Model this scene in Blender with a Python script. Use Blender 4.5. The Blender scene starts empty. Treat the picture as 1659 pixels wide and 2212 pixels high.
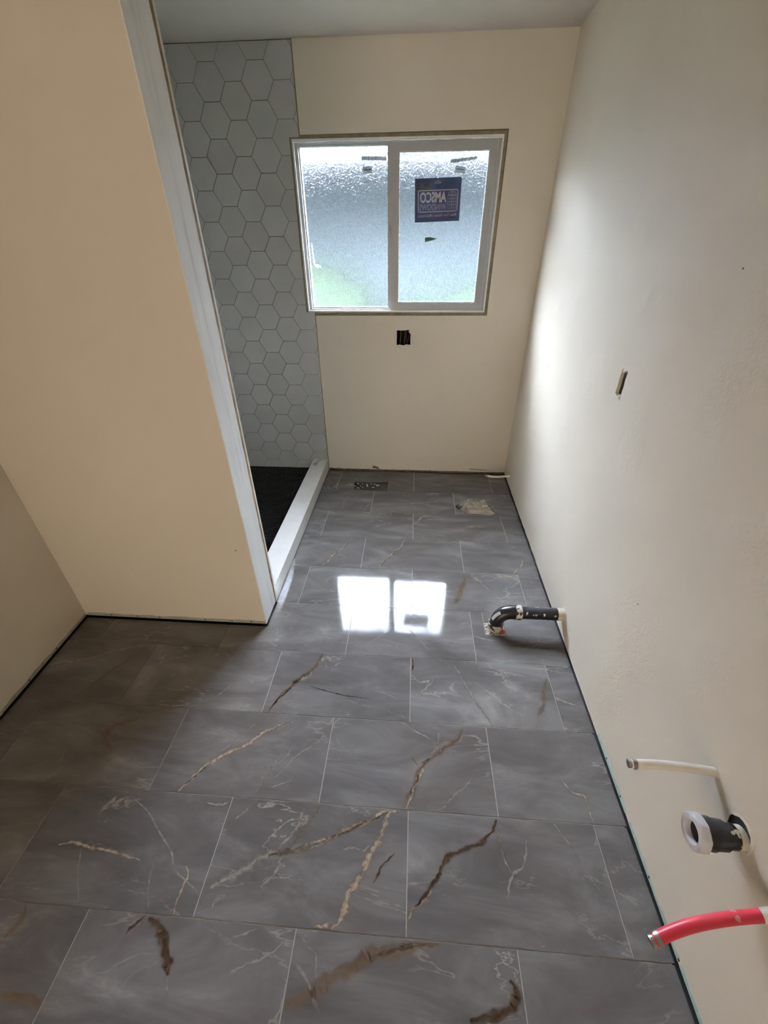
import bpy, bmesh, math, random
from mathutils import Vector, Matrix
from mathutils.geometry import tessellate_polygon

# ------------------------------------------------------------------ camera, sky, added fill light, exposure
S = bpy.context.scene
COL = S.collection
R = math.radians

cam_data = bpy.data.cameras.new('camera')
cam = bpy.data.objects.new('camera', cam_data)
COL.objects.link(cam)
cam.location = (-0.7801, -3.1155, 1.6093)
cam.rotation_euler = (0.994904, 0.0068322, 0.0694134)
cam_data.sensor_fit = 'VERTICAL'
cam_data.sensor_height = 36.0
cam_data.lens = 884.387 / 2212.0 * 36.0
cam_data.clip_start = 0.02
S.camera = cam

S.view_settings.view_transform = 'Standard'
S.view_settings.look = 'None'
S.view_settings.gamma = 1.0
S.view_settings.use_curve_mapping = False
S.view_settings.exposure = 2.08

SKY_STRENGTH = 64.0
SKY_COLOUR = (0.85, 0.865, 1.0)
FILL_POWER = 13.5
FILL_COLOUR = (1.0, 0.85, 0.67)

world = bpy.data.worlds.new('overcast_sky')
S.world = world
world.use_nodes = True
wn = world.node_tree.nodes
wl = world.node_tree.links
wn.clear()
w_out = wn.new('ShaderNodeOutputWorld')
w_bg = wn.new('ShaderNodeBackground')
w_tc = wn.new('ShaderNodeTexCoord')
w_sep = wn.new('ShaderNodeSeparateXYZ')
w_mr = wn.new('ShaderNodeMapRange')          # overcast sky: brighter towards the zenith
w_mr.inputs['From Min'].default_value = 0.0
w_mr.inputs['From Max'].default_value = 0.6
w_mr.inputs['To Min'].default_value = 0.16 * SKY_STRENGTH
w_mr.inputs['To Max'].default_value = 1.0 * SKY_STRENGTH
w_bg.inputs['Color'].default_value = (*SKY_COLOUR, 1)
wl.new(w_tc.outputs['Generated'], w_sep.inputs[0])
wl.new(w_sep.outputs['Z'], w_mr.inputs['Value'])
wl.new(w_mr.outputs[0], w_bg.inputs['Strength'])
wl.new(w_bg.outputs[0], w_out.inputs[0])

# added unseen fill light behind the camera, warms the partition and right wall
hl = bpy.data.lights.new('added_hall_fill', 'AREA')
hl.shape = 'RECTANGLE'
hl.size = 2.0
hl.size_y = 1.7
hl.energy = FILL_POWER
hl.color = FILL_COLOUR
hlo = bpy.data.objects.new('added_hall_fill', hl)
hlo.location = (-1.9, -5.3, 0.9)
hlo.rotation_euler = (math.pi / 2, 0, R(-42))
COL.objects.link(hlo)
# ------------------------------------------------------------------ helpers
rnd = random.Random(7)

def mesh_obj(name, verts, faces, mat=None, parent=None, smooth=False, uvs=None):
    me = bpy.data.meshes.new(name)
    me.from_pydata([tuple(v) for v in verts], [], [tuple(f) for f in faces])
    if uvs is not None:
        uvl = me.uv_layers.new(name='UVMap')
        for lp in me.loops:
            uvl.data[lp.index].uv = uvs[lp.vertex_index]
    if mat:
        me.materials.append(mat)
    if smooth:
        for p_ in me.polygons:
            p_.use_smooth = True
    me.update()
    o = bpy.data.objects.new(name, me)
    COL.objects.link(o)
    if parent is not None:
        o.parent = parent
        o.matrix_parent_inverse = Matrix.Identity(4)
        # children are modelled in world coordinates: undo the parent's own place
        o.matrix_parent_inverse = parent_world(parent).inverted()
    return o

def parent_world(o):
    m = Matrix.LocRotScale(o.location, o.rotation_euler, o.scale)
    if o.parent is not None:
        m = parent_world(o.parent) @ o.matrix_parent_inverse @ m
    return m

def empty(name, loc):
    o = bpy.data.objects.new(name, None)
    o.location = loc
    o.empty_display_size = 0.05
    COL.objects.link(o)
    return o

def tag(o, label, cat, group=None):
    o['label'] = label
    o['category'] = cat
    if group:
        o['group'] = group
    return o

def struct(o):
    o['kind'] = 'structure'
    return o

class MB:
    """collects pieces of ONE mesh"""
    def __init__(s):
        s.v, s.f = [], []
    def add(s, v, f):
        b = len(s.v)
        s.v += [tuple(x) for x in v]
        s.f += [tuple(b + i for i in q) for q in f]
        return s
    def box(s, x0, x1, y0, y1, z0, z1):
        v = [(x0,y0,z0),(x1,y0,z0),(x1,y1,z0),(x0,y1,z0),(x0,y0,z1),(x1,y0,z1),(x1,y1,z1),(x0,y1,z1)]
        f = [(0,3,2,1),(4,5,6,7),(0,1,5,4),(1,2,6,5),(2,3,7,6),(3,0,4,7)]
        return s.add(v, f)
    def plate(s, outer, holes, fn, d0, d1, inset=0.0):
        """polygon with holes in (u, v); fn(u, v, d) -> xyz; d0 is the seen face, d1 the back"""
        loops = [outer] + list(holes)
        flat = [q for L in loops for q in L]
        tris = tessellate_polygon([[Vector((a, b, 0)) for a, b in L] for L in loops])
        n = len(flat)
        cx = sum(a for a, b in outer) / len(outer)
        cy = sum(b for a, b in outer) / len(outer)
        def sh(q):
            if not inset:
                return q
            dx, dy = q[0] - cx, q[1] - cy
            L = math.hypot(dx, dy) or 1
            k = max(0, 1 - inset / L)
            return (cx + dx * k, cy + dy * k)
        v = [fn(*sh(q), d0) for q in flat] + [fn(a, b, d1) for a, b in flat]
        f = [tuple(t) for t in tris] + [(t[0] + n, t[2] + n, t[1] + n) for t in tris]
        b = 0
        for L in loops:
            m = len(L)
            for i in range(m):
                j = (i + 1) % m
                f.append((b + i, b + j, n + b + j, n + b + i))
            b += m
        return s.add(v, f)
    def ring(s, x0, x1, z0, z1, wl_, wr, wb, wt, y0, y1):
        """rectangular frame in the plane of the back wall"""
        s.box(x0, x0 + wl_, y0, y1, z0, z1)
        s.box(x1 - wr, x1, y0, y1, z0, z1)
        s.box(x0 + wl_, x1 - wr, y0, y1, z0, z0 + wb)
        s.box(x0 + wl_, x1 - wr, y0, y1, z1 - wt, z1)
        return s
    def tube(s, pts, rad, seg=20, cap0=True, cap1=True):
        P = [Vector(p_) for p_ in pts]
        if not hasattr(rad, '__len__'):
            rad = [rad] * len(P)
        up = Vector((0, 0, 1))
        v, f = [], []
        n = len(P)
        prev = None
        for i in range(n):
            if i == 0: t = P[1] - P[0]
            elif i == n - 1: t = P[-1] - P[-2]
            else: t = (P[i + 1] - P[i]).normalized() + (P[i] - P[i - 1]).normalized()
            if t.length < 1e-9: t = P[min(i+1,n-1)] - P[max(i-1,0)]
            t.normalize()
            if prev is None:
                a = up if abs(t.z) < 0.9 else Vector((0, 1, 0))
                e1 = t.cross(a).normalized()
            else:
                e1 = (prev - t * prev.dot(t)).normalized()
            prev = e1
            e2 = t.cross(e1)
            for k in range(seg):
                an = 2 * math.pi * k / seg
                v.append(P[i] + (e1 * math.cos(an) + e2 * math.sin(an)) * rad[i])
        for i in range(n - 1):
            for k in range(seg):
                k2 = (k + 1) % seg
                f.append((i*seg+k, i*seg+k2, (i+1)*seg+k2, (i+1)*seg+k))
        if cap0: f.append(tuple(reversed(range(seg))))
        if cap1: f.append(tuple((n-1)*seg + k for k in range(seg)))
        return s.add(v, f)
    def obj(s, name, mat, parent=None, smooth=False):
        o = mesh_obj(name, s.v, s.f, mat, parent, smooth)
        me = o.data
        bm = bmesh.new(); bm.from_mesh(me)
        bmesh.ops.recalc_face_normals(bm, faces=bm.faces)
        bm.to_mesh(me); bm.free()
        if smooth:
            for p_ in me.polygons: p_.use_smooth = True
            try:
                me.set_sharp_from_angle(angle=R(40))
            except Exception:
                pass
        return o

def catmull(pts, n=8):
    P = [Vector(p_) for p_ in pts]
    P = [P[0] * 2 - P[1]] + P + [P[-1] * 2 - P[-2]]
    out = []
    for i in range(1, len(P) - 2):
        for k in range(n):
            t = k / n
            a, b, c, d = P[i-1], P[i], P[i+1], P[i+2]
            out.append(0.5 * ((2*b) + (c - a)*t + (2*a - 5*b + 4*c - d)*t*t + (3*b - a - 3*c + d)*t**3))
    out.append(P[-2])
    return out

# ------------------------------------------------------------------ materials
def new_mat(name):
    m = bpy.data.materials.new(name)
    m.use_nodes = True
    nt = m.node_tree
    b = nt.nodes.get('Principled BSDF')
    return m, nt, b

def N(nt, kind, **kw):
    n = nt.nodes.new(kind)
    for k, v in kw.items():
        if k in n.inputs.keys():
            n.inputs[k].default_value = v
        else:
            setattr(n, k, v)
    return n

def noise(nt, scale, detail=4, rough=0.55, coord='Object', dist=0.0, vec=None):
    n = N(nt, 'ShaderNodeTexNoise', Scale=scale, Detail=detail, Roughness=rough, Distortion=dist)
    if vec is None:
        tc = N(nt, 'ShaderNodeTexCoord')
        vec = tc.outputs[coord]
    nt.links.new(vec, n.inputs['Vector'])
    return n

def ramp(nt, src, stops):
    r = N(nt, 'ShaderNodeValToRGB')
    cr = r.color_ramp
    while len(cr.elements) < len(stops): cr.elements.new(0.5)
    for e, (p_, c) in zip(cr.elements, stops):
        e.position = p_
        e.color = (*c, 1) if len(c) == 3 else c
    nt.links.new(src, r.inputs[0])
    return r

def simple(name, col, rough=0.6, vary=0.06, scale=20, bump=0.0, bscale=60, metal=0.0, spec=0.5, coat=0.0):
    m, nt, b = new_mat(name)
    n = noise(nt, scale)
    lo = tuple(max(0, c * (1 - vary)) for c in col)
    hi = tuple(min(1, c * (1 + vary)) for c in col)
    r = ramp(nt, n.outputs['Fac'], [(0.3, lo), (0.7, hi)])
    nt.links.new(r.outputs[0], b.inputs['Base Color'])
    b.inputs['Roughness'].default_value = rough
    b.inputs['Metallic'].default_value = metal
    b.inputs['Specular IOR Level'].default_value = spec
    if coat: b.inputs['Coat Weight'].default_value = coat
    if bump:
        n2 = noise(nt, bscale, 3)
        bp = N(nt, 'ShaderNodeBump', Strength=bump, Distance=0.002)
        nt.links.new(n2.outputs['Fac'], bp.inputs['Height'])
        nt.links.new(bp.outputs[0], b.inputs['Normal'])
    return m

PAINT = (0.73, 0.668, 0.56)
def paint(name, col, patch_bump):
    m, nt, b = new_mat(name)
    n = noise(nt, 1.6, 3)
    r = ramp(nt, n.outputs['Fac'], [(0.3, tuple(c*0.97 for c in col)), (0.7, tuple(c*1.02 for c in col))])
    nt.links.new(r.outputs[0], b.inputs['Base Color'])
    b.inputs['Roughness'].default_value = 0.55
    b.inputs['Specular IOR Level'].default_value = 0.35
    fine = noise(nt, 260, 2)
    sm = N(nt, 'ShaderNodeMath', operation='MULTIPLY'); sm.inputs[1].default_value = 0.10
    nt.links.new(fine.outputs['Fac'], sm.inputs[0])
    h = sm.outputs[0]
    if patch_bump:
        # trowel ridges and chips left in the skim coat, only in scattered patches
        rid = noise(nt, 55, 3, 0.6, dist=1.4)
        msk = noise(nt, 3.1, 2)
        mr = ramp(nt, msk.outputs['Fac'], [(0.53, (0,0,0)), (0.64, (1,1,1))])
        mu = N(nt, 'ShaderNodeMath', operation='MULTIPLY')
        nt.links.new(rid.outputs['Fac'], mu.inputs[0]); nt.links.new(mr.outputs[0], mu.inputs[1])
        ad = N(nt, 'ShaderNodeMath', operation='ADD')
        nt.links.new(mu.outputs[0], ad.inputs[0]); nt.links.new(h, ad.inputs[1])
        h = ad.outputs[0]
    bp = N(nt, 'ShaderNodeBump', Strength=0.8 if patch_bump else 0.25, Distance=0.0035 if patch_bump else 0.0022)
    nt.links.new(h, bp.inputs['Height']); nt.links.new(bp.outputs[0], b.inputs['Normal'])
    return m

M = {}
M['paint'] = paint('wall_paint', PAINT, False)
M['paint_patchy'] = paint('wall_paint_skimmed', PAINT, True)
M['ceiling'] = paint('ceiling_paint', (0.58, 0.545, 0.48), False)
M['raw_drywall'] = simple('raw_grey_drywall_paper', (0.36, 0.37, 0.33), 0.8, 0.15, 40)
M['mint_drywall'] = simple('raw_mint_drywall_paper', (0.42, 0.56, 0.52), 0.8, 0.15, 40)
M['white_scrape'] = simple('white_joint_compound', (0.72, 0.70, 0.66), 0.8, 0.1, 50)
M['raw_wood'] = simple('raw_wood_edge', (0.20, 0.13, 0.065), 0.8, 0.35, 30)
M['buck'] = simple('olive_wood_buck', (0.24, 0.20, 0.12), 0.75, 0.25, 25)
M['bronze'] = simple('bronze_edge_profile', (0.30, 0.23, 0.11), 0.35, 0.1, 30, metal=0.6)
M['vinyl'] = simple('backlit_grey_vinyl', (0.43, 0.43, 0.42), 0.35, 0.03, 10)  # white vinyl greyed in colour to carry its backlit shade
M['liner'] = simple('white_caulked_liner', (0.80, 0.80, 0.78), 0.5, 0.06, 60, bump=0.4, bscale=40)
M['cavity'] = simple('dark_cavity', (0.012, 0.010, 0.010), 0.9, 0.3, 30)
M['subfloor'] = simple('dark_subfloor', (0.014, 0.012, 0.011), 0.9, 0.4, 30)
M['grout'] = simple('warm_grey_grout', (0.25, 0.23, 0.205), 0.85, 0.1, 80)
M['hexgrout'] = simple('grey_wall_grout', (0.15, 0.145, 0.13), 0.85, 0.1, 80)
M['quartz'] = simple('white_quartz', (0.72, 0.71, 0.68), 0.22, 0.04, 12)
M['pencil'] = simple('dark_marker_line', (0.03, 0.03, 0.035), 0.6, 0.1, 30)
M['mosaic'] = simple('black_gloss_mosaic', (0.003, 0.0027, 0.003), 0.10, 0.4, 9, spec=0.16)
M['blackgrout'] = simple('black_grout', (0.006, 0.005, 0.005), 0.8, 0.3, 60)
M['tile_edge'] = simple('cream_tile_edge', (0.62, 0.58, 0.48), 0.4, 0.06, 30)
M['plaster_chip'] = simple('white_plaster_chip', (0.42, 0.41, 0.38), 0.8, 0.1, 90)
M['duct'] = simple('dark_duct_metal', (0.035, 0.032, 0.028), 0.6, 0.4, 20)
M['crimp'] = simple('dull_steel', (0.42, 0.41, 0.39), 0.35, 0.15, 40, metal=0.9)
M['clear_plastic'] = simple('clear_plastic_film', (0.55, 0.57, 0.60), 0.08, 0.2, 40, bump=0.8, bscale=50)
M['clear_plastic'].node_tree.nodes['Principled BSDF'].inputs['Alpha'].default_value = 0.25

def splattered(name, base, spot, thresh, scale, rough=0.45):
    """pipe surface with overspray paint specks that have a shape of their own"""
    m, nt, b = new_mat(name)
    n = noise(nt, scale, 2, 0.5)
    r = ramp(nt, n.outputs['Fac'], [(thresh, base), (thresh + 0.02, spot)])
    nt.links.new(r.outputs[0], b.inputs['Base Color'])
    b.inputs['Roughness'].default_value = rough
    return m
M['abs'] = splattered('black_abs_plastic', (0.012, 0.012, 0.013), (0.60, 0.55, 0.44), 0.625, 48, 0.35)
M['abs_clean'] = simple('black_abs_clean', (0.014, 0.013, 0.015), 0.32, 0.3, 30)
M['abs_paint'] = splattered('painted_pipe_end', (0.62, 0.57, 0.44), (0.05, 0.045, 0.04), 0.70, 60, 0.5)
M['abs_ring'] = splattered('painted_coupling', (0.55, 0.50, 0.41), (0.03, 0.03, 0.03), 0.52, 55, 0.5)
M['pex_white'] = simple('cream_pex', (0.82, 0.78, 0.69), 0.4, 0.05, 40)
M['pex_red'] = splattered('red_pex', (0.62, 0.035, 0.06), (0.68, 0.30, 0.28), 0.64, 24, 0.35)
M['nut'] = simple('white_plastic_nut', (0.62, 0.62, 0.66), 0.35, 0.05, 20)
M['flange_patch'] = splattered('speckled_white_patch', (0.42, 0.38, 0.32), (0.14, 0.10, 0.07), 0.52, 90, 0.8)
M['red_scrap'] = simple('red_scrap', (0.45, 0.06, 0.04), 0.6, 0.3, 60)
M['wire_red'] = simple('dark_red_wire', (0.10, 0.03, 0.04), 0.5, 0.2, 20)
M['wire_grey'] = simple('grey_wire', (0.16, 0.15, 0.15), 0.5, 0.2, 20)
M['stud'] = simple('weathered_stud_wood', (0.085, 0.068, 0.060), 0.85, 0.3, 45)
M['latch'] = simple('grey_latch', (0.35, 0.35, 0.35), 0.4, 0.05, 20)
M['lawn'] = simple('lawn_grass', (0.005, 0.009, 0.003), 0.9, 0.4, 6)
M['hedge'] = simple('hedge_leaves', (0.0100, 0.0145, 0.0085), 0.8, 0.4, 9, spec=0.1)
M['sky_block'] = simple('dark_sky_block', (0.0075, 0.0085, 0.009), 0.8, 0.05, 3, spec=0.1)  # for the added sky-blocking roofs, near black so they stay dim
M['siding'] = simple('darkened_siding', (0.0215, 0.0268, 0.028), 0.8, 0.05, 3, spec=0.2)  # wall colour darkened so the panes stay dim under the strong sky

def primer_mat():
    m, nt, b = new_mat('white_primer_streaks')
    tc = N(nt, 'ShaderNodeTexCoord')
    mp = N(nt, 'ShaderNodeMapping'); mp.inputs['Scale'].default_value = (30, 26, 2.2)
    nt.links.new(tc.outputs['Object'], mp.inputs[0])
    n = noise(nt, 1.0, 4, 0.6, vec=mp.outputs[0])
    r = ramp(nt, n.outputs['Fac'], [(0.30, (0.60, 0.61, 0.60)), (0.46, (0.76, 0.755, 0.72)), (0.75, (0.80, 0.795, 0.76))])
    nt.links.new(r.outputs[0], b.inputs['Base Color'])
    b.inputs['Roughness'].default_value = 0.6
    bp = N(nt, 'ShaderNodeBump', Strength=0.25, Distance=0.002)
    nt.links.new(n.outputs['Fac'], bp.inputs['Height']); nt.links.new(bp.outputs[0], b.inputs['Normal'])
    return m
M['primer'] = primer_mat()

def rand_vec(nt):
    tc = N(nt, 'ShaderNodeTexCoord')
    oi = N(nt, 'ShaderNodeObjectInfo')
    mu = N(nt, 'ShaderNodeVectorMath', operation='SCALE')
    mu.inputs[0].default_value = (37.0, 53.0, 19.0)
    nt.links.new(oi.outputs['Random'], mu.inputs['Scale'])
    ad = N(nt, 'ShaderNodeVectorMath', operation='ADD')
    nt.links.new(tc.outputs['Object'], ad.inputs[0]); nt.links.new(mu.outputs[0], ad.inputs[1])
    return ad.outputs[0], oi.outputs['Random']

def mix_col(nt, fac, a, b_):
    mx = N(nt, 'ShaderNodeMix', data_type='RGBA')
    if hasattr(fac, 'links'): nt.links.new(fac, mx.inputs[0])
    else: mx.inputs[0].default_value = fac
    for sock, val in ((mx.inputs[6], a), (mx.inputs[7], b_)):
        if hasattr(val, 'links'): nt.links.new(val, sock)
        else: sock.default_value = (*val, 1)
    return mx.outputs[2]

FLOOR_ROUGH = 0.06
def marble_mat():
    m, nt, b = new_mat('polished_grey_marble_tile')
    vec, rv = rand_vec(nt)
    # drawn-out clouds
    mp = N(nt, 'ShaderNodeMapping'); mp.inputs['Rotation'].default_value = (0, 0, R(35)); mp.inputs['Scale'].default_value = (0.75, 2.2, 1.0)
    nt.links.new(vec, mp.inputs[0])
    cl = noise(nt, 3.2, 7, 0.62, vec=mp.outputs[0], dist=0.6)
    base = ramp(nt, cl.outputs['Fac'], [(0.30, (0.078, 0.071, 0.067)), (0.48, (0.110, 0.101, 0.096)), (0.62, (0.152, 0.142, 0.135)), (0.78, (0.25, 0.235, 0.22))])
    # fine pale hair veins: thin bands where a warped noise crosses its middle value
    hv = noise(nt, 2.6, 5, 0.6, vec=mp.outputs[0], dist=0.7)
    s1 = N(nt, 'ShaderNodeMath', operation='SUBTRACT'); s1.inputs[1].default_value = 0.5
    nt.links.new(hv.outputs['Fac'], s1.inputs[0])
    a1 = N(nt, 'ShaderNodeMath', operation='ABSOLUTE'); nt.links.new(s1.outputs[0], a1.inputs[0])
    thin = ramp(nt, a1.outputs[0], [(0.0, (1,1,1)), (0.010, (0,0,0))])
    gate = noise(nt, 2.6, 2, vec=vec)
    gm = ramp(nt, gate.outputs['Fac'], [(0.50, (0,0,0)), (0.66, (1,1,1))])
    mu = N(nt, 'ShaderNodeMath', operation='MULTIPLY')
    nt.links.new(thin.outputs[0], mu.inputs[0]); nt.links.new(gm.outputs[0], mu.inputs[1])
    m2 = N(nt, 'ShaderNodeMath', operation='MULTIPLY'); m2.inputs[1].default_value = 0.7
    nt.links.new(mu.outputs[0], m2.inputs[0])
    c1 = mix_col(nt, m2.outputs[0], base.outputs[0], (0.33, 0.29, 0.25))
    # brownish cast in patches
    pt = noise(nt, 2.0, 3, vec=vec)
    pm = ramp(nt, pt.outputs['Fac'], [(0.5, (0,0,0)), (0.75, (0.5,0.5,0.5))])
    c2 = mix_col(nt, pm.outputs[0], c1, (0.105, 0.085, 0.072))
    nt.links.new(c2, b.inputs['Base Color'])
    b.inputs['Roughness'].default_value = FLOOR_ROUGH
    b.inputs['Specular IOR Level'].default_value = 0.55
    wv = noise(nt, 7.0, 2, vec=vec)
    bp = N(nt, 'ShaderNodeBump', Strength=0.04, Distance=0.002)
    nt.links.new(wv.outputs['Fac'], bp.inputs['Height']); nt.links.new(bp.outputs[0], b.inputs['Normal'])
    return m
M['marble'] = marble_mat()

def vein_mat(name, c_lo, c_hi, opac, soft):
    m, nt, b = new_mat(name)
    uv = N(nt, 'ShaderNodeUVMap')
    sp = N(nt, 'ShaderNodeSeparateXYZ'); nt.links.new(uv.outputs[0], sp.inputs[0])
    gp = N(nt, 'ShaderNodeNewGeometry')
    n1 = noise(nt, 48, 5, 0.65, vec=gp.outputs['Position'], dist=0.5)
    n2 = noise(nt, 13, 3, 0.6, vec=gp.outputs['Position'])
    # distance from the vein's middle line, frayed by noise
    a = N(nt, 'ShaderNodeMath', operation='ABSOLUTE'); nt.links.new(sp.outputs[1], a.inputs[0])
    nz = N(nt, 'ShaderNodeMath', operation='MULTIPLY_ADD'); nz.inputs[1].default_value = 1.7; nz.inputs[2].default_value = -0.85
    nt.links.new(n1.outputs['Fac'], nz.inputs[0])
    ad = N(nt, 'ShaderNodeMath', operation='ADD'); nt.links.new(a.outputs[0], ad.inputs[0]); nt.links.new(nz.outputs[0], ad.inputs[1])
    mr = N(nt, 'ShaderNodeMapRange'); mr.inputs['From Min'].default_value = 0.15; mr.inputs['From Max'].default_value = soft
    mr.inputs['To Min'].default_value = 1.0; mr.inputs['To Max'].default_value = 0.0
    mr.interpolation_type = 'SMOOTHSTEP'
    nt.links.new(ad.outputs[0], mr.inputs['Value'])
    edge = N(nt, 'ShaderNodeMapRange'); edge.inputs['From Min'].default_value = 0.7; edge.inputs['From Max'].default_value = 1.0
    edge.inputs['To Min'].default_value = 1.0; edge.inputs['To Max'].default_value = 0.0
    nt.links.new(a.outputs[0], edge.inputs['Value'])
    g = N(nt, 'ShaderNodeMapRange'); g.inputs['From Min'].default_value = 0.33; g.inputs['From Max'].default_value = 0.6
    g.inputs['To Min'].default_value = 0.62
    nt.links.new(n2.outputs['Fac'], g.inputs['Value'])
    al = edge.outputs[0]
    for other in (mr.outputs[0], g.outputs[0]):
        mm = N(nt, 'ShaderNodeMath', operation='MULTIPLY'); nt.links.new(al, mm.inputs[0]); nt.links.new(other, mm.inputs[1]); al = mm.outputs[0]
    mm = N(nt, 'ShaderNodeMath', operation='MULTIPLY'); nt.links.new(al, mm.inputs[0]); mm.inputs[1].default_value = opac
    n3 = noise(nt, 90, 3, vec=gp.outputs['Position'])
    r = ramp(nt, n3.outputs['Fac'], [(0.35, c_lo), (0.65, c_hi)])
    nt.links.new(r.outputs[0], b.inputs['Base Color'])
    nt.links.new(mm.outputs[0], b.inputs['Alpha'])
    b.inputs['Roughness'].default_value = FLOOR_ROUGH
    b.inputs['Specular IOR Level'].default_value = 0.55
    return m
VM = {
    't': vein_mat('tan_vein', (0.22, 0.165, 0.115), (0.40, 0.32, 0.24), 0.95, 1.1),
    'b': vein_mat('brown_vein', (0.12, 0.065, 0.035), (0.24, 0.15, 0.09), 0.9, 1.0),
    'd': vein_mat('dark_brown_crack', (0.030, 0.016, 0.010), (0.12, 0.065, 0.035), 0.95, 0.9),
    'w': vein_mat('pale_hair_vein', (0.24, 0.22, 0.20), (0.33, 0.30, 0.27), 0.75, 1.1),
    'o': vein_mat('soft_ochre_vein', (0.17, 0.105, 0.06), (0.22, 0.15, 0.095), 0.7, 1.3),
}

def hex_mat():
    m, nt, b = new_mat('matte_white_hex_tile')
    vec, rv = rand_vec(nt)
    n = noise(nt, 3.0, 3, vec=vec)
    r = ramp(nt, n.outputs['Fac'], [(0.3, (0.50, 0.50, 0.49)), (0.7, (0.58, 0.575, 0.56))])
    rt = ramp(nt, rv, [(0.0, (0.97, 0.94, 0.94)), (0.5, (1, 1, 1)), (1.0, (0.96, 0.96, 0.93))])
    mx = N(nt, 'ShaderNodeMix', data_type='RGBA', blend_type='MULTIPLY'); mx.inputs[0].default_value = 1.0
    nt.links.new(r.outputs[0], mx.inputs[6]); nt.links.new(rt.outputs[0], mx.inputs[7])
    nt.links.new(mx.outputs[2], b.inputs['Base Color'])
    b.inputs['Roughness'].default_value = 0.42
    return m
M['hex'] = hex_mat()

def obscure_glass():
    """rain-textured obscure glass: scatters what stands outside, lets the daylight in"""
    m, nt, b = new_mat('obscure_rain_glass')
    nt.nodes.remove(b)
    out = nt.nodes.get('Material Output')
    rf = N(nt, 'ShaderNodeBsdfRefraction', Roughness=0.28, IOR=1.45)
    rf.distribution = 'BECKMANN'
    rf.inputs['Color'].default_value = (0.93, 0.985, 1.0, 1)
    gl = N(nt, 'ShaderNodeBsdfGlossy', Roughness=0.25)
    fr = N(nt, 'ShaderNodeFresnel', IOR=1.35)
    mx = N(nt, 'ShaderNodeMixShader')
    geo = N(nt, 'ShaderNodeNewGeometry')
    n1 = noise(nt, 90, 2, 0.5, vec=geo.outputs['Position'], dist=0.8)
    n2 = noise(nt, 40, 2, 0.5, vec=geo.outputs['Position'])
    mu = N(nt, 'ShaderNodeMath', operation='MULTIPLY_ADD'); mu.inputs[1].default_value = 0.8
    nt.links.new(n2.outputs['Fac'], mu.inputs[0]); nt.links.new(n1.outputs['Fac'], mu.inputs[2])
    bp = N(nt, 'ShaderNodeBump', Strength=1.0, Distance=0.0020)
    nt.links.new(mu.outputs[0], bp.inputs['Height'])
    nt.links.new(bp.outputs[0], rf.inputs['Normal']); nt.links.new(bp.outputs[0], gl.inputs['Normal'])
    nt.links.new(fr.outputs[0], mx.inputs[0])
    nt.links.new(rf.outputs[0], mx.inputs[1]); nt.links.new(gl.outputs[0], mx.inputs[2])
    # the rain pattern: clear beads between scattering ridges
    tp = N(nt, 'ShaderNodeBsdfTransparent')
    tp.inputs['Color'].default_value = (0.93, 0.985, 1.0, 1)
    pat = ramp(nt, n1.outputs['Fac'], [(0.40, (0.18, 0.18, 0.18)), (0.60, (0.66, 0.66, 0.66))])
    m2 = N(nt, 'ShaderNodeMixShader')
    nt.links.new(pat.outputs[0], m2.inputs[0])
    nt.links.new(mx.outputs[0], m2.inputs[1]); nt.links.new(tp.outputs[0], m2.inputs[2])
    nt.links.new(m2.outputs[0], out.inputs['Surface'])
    return m
M['glass'] = obscure_glass()

def paper(name, col, trans, scale=30):
    """thin sticker stock: some daylight shines through"""
    m, nt, b = new_mat(name)
    n = noise(nt, scale, 3)
    r = ramp(nt, n.outputs['Fac'], [(0.3, tuple(c*0.92 for c in col)), (0.7, tuple(min(1, c*1.06) for c in col))])
    nt.links.new(r.outputs[0], b.inputs['Base Color'])
    b.inputs['Roughness'].default_value = 0.5
    tr = N(nt, 'ShaderNodeBsdfTranslucent')
    nt.links.new(r.outputs[0], tr.inputs['Color'])
    mx = N(nt, 'ShaderNodeMixShader'); mx.inputs[0].default_value = trans
    out = nt.nodes.get('Material Output')
    nt.links.new(b.outputs[0], mx.inputs[1]); nt.links.new(tr.outputs[0], mx.inputs[2])
    nt.links.new(mx.outputs[0], out.inputs['Surface'])
    return m
M['st_blue'] = paper('navy_sticker_stock', (0.055, 0.070, 0.125), 0.35)
M['st_white'] = paper('white_sticker_ink', (0.75, 0.72, 0.72), 0.30)
M['st_grey'] = paper('grey_sticker_patch', (0.12, 0.13, 0.15), 0.35)
M['st_black'] = paper('black_sticker_ink', (0.012, 0.013, 0.02), 0.1)
M['lab_grey'] = paper('grey_label_paper', (0.30, 0.33, 0.34), 0.35)
M['lab_ink'] = paper('dark_label_ink', (0.10, 0.11, 0.12), 0.2)
M['tape_green'] = paper('green_tape', (0.085, 0.125, 0.07), 0.4)
M['residue'] = paper('white_tape_residue', (0.8, 0.85, 0.85), 0.7)

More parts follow.
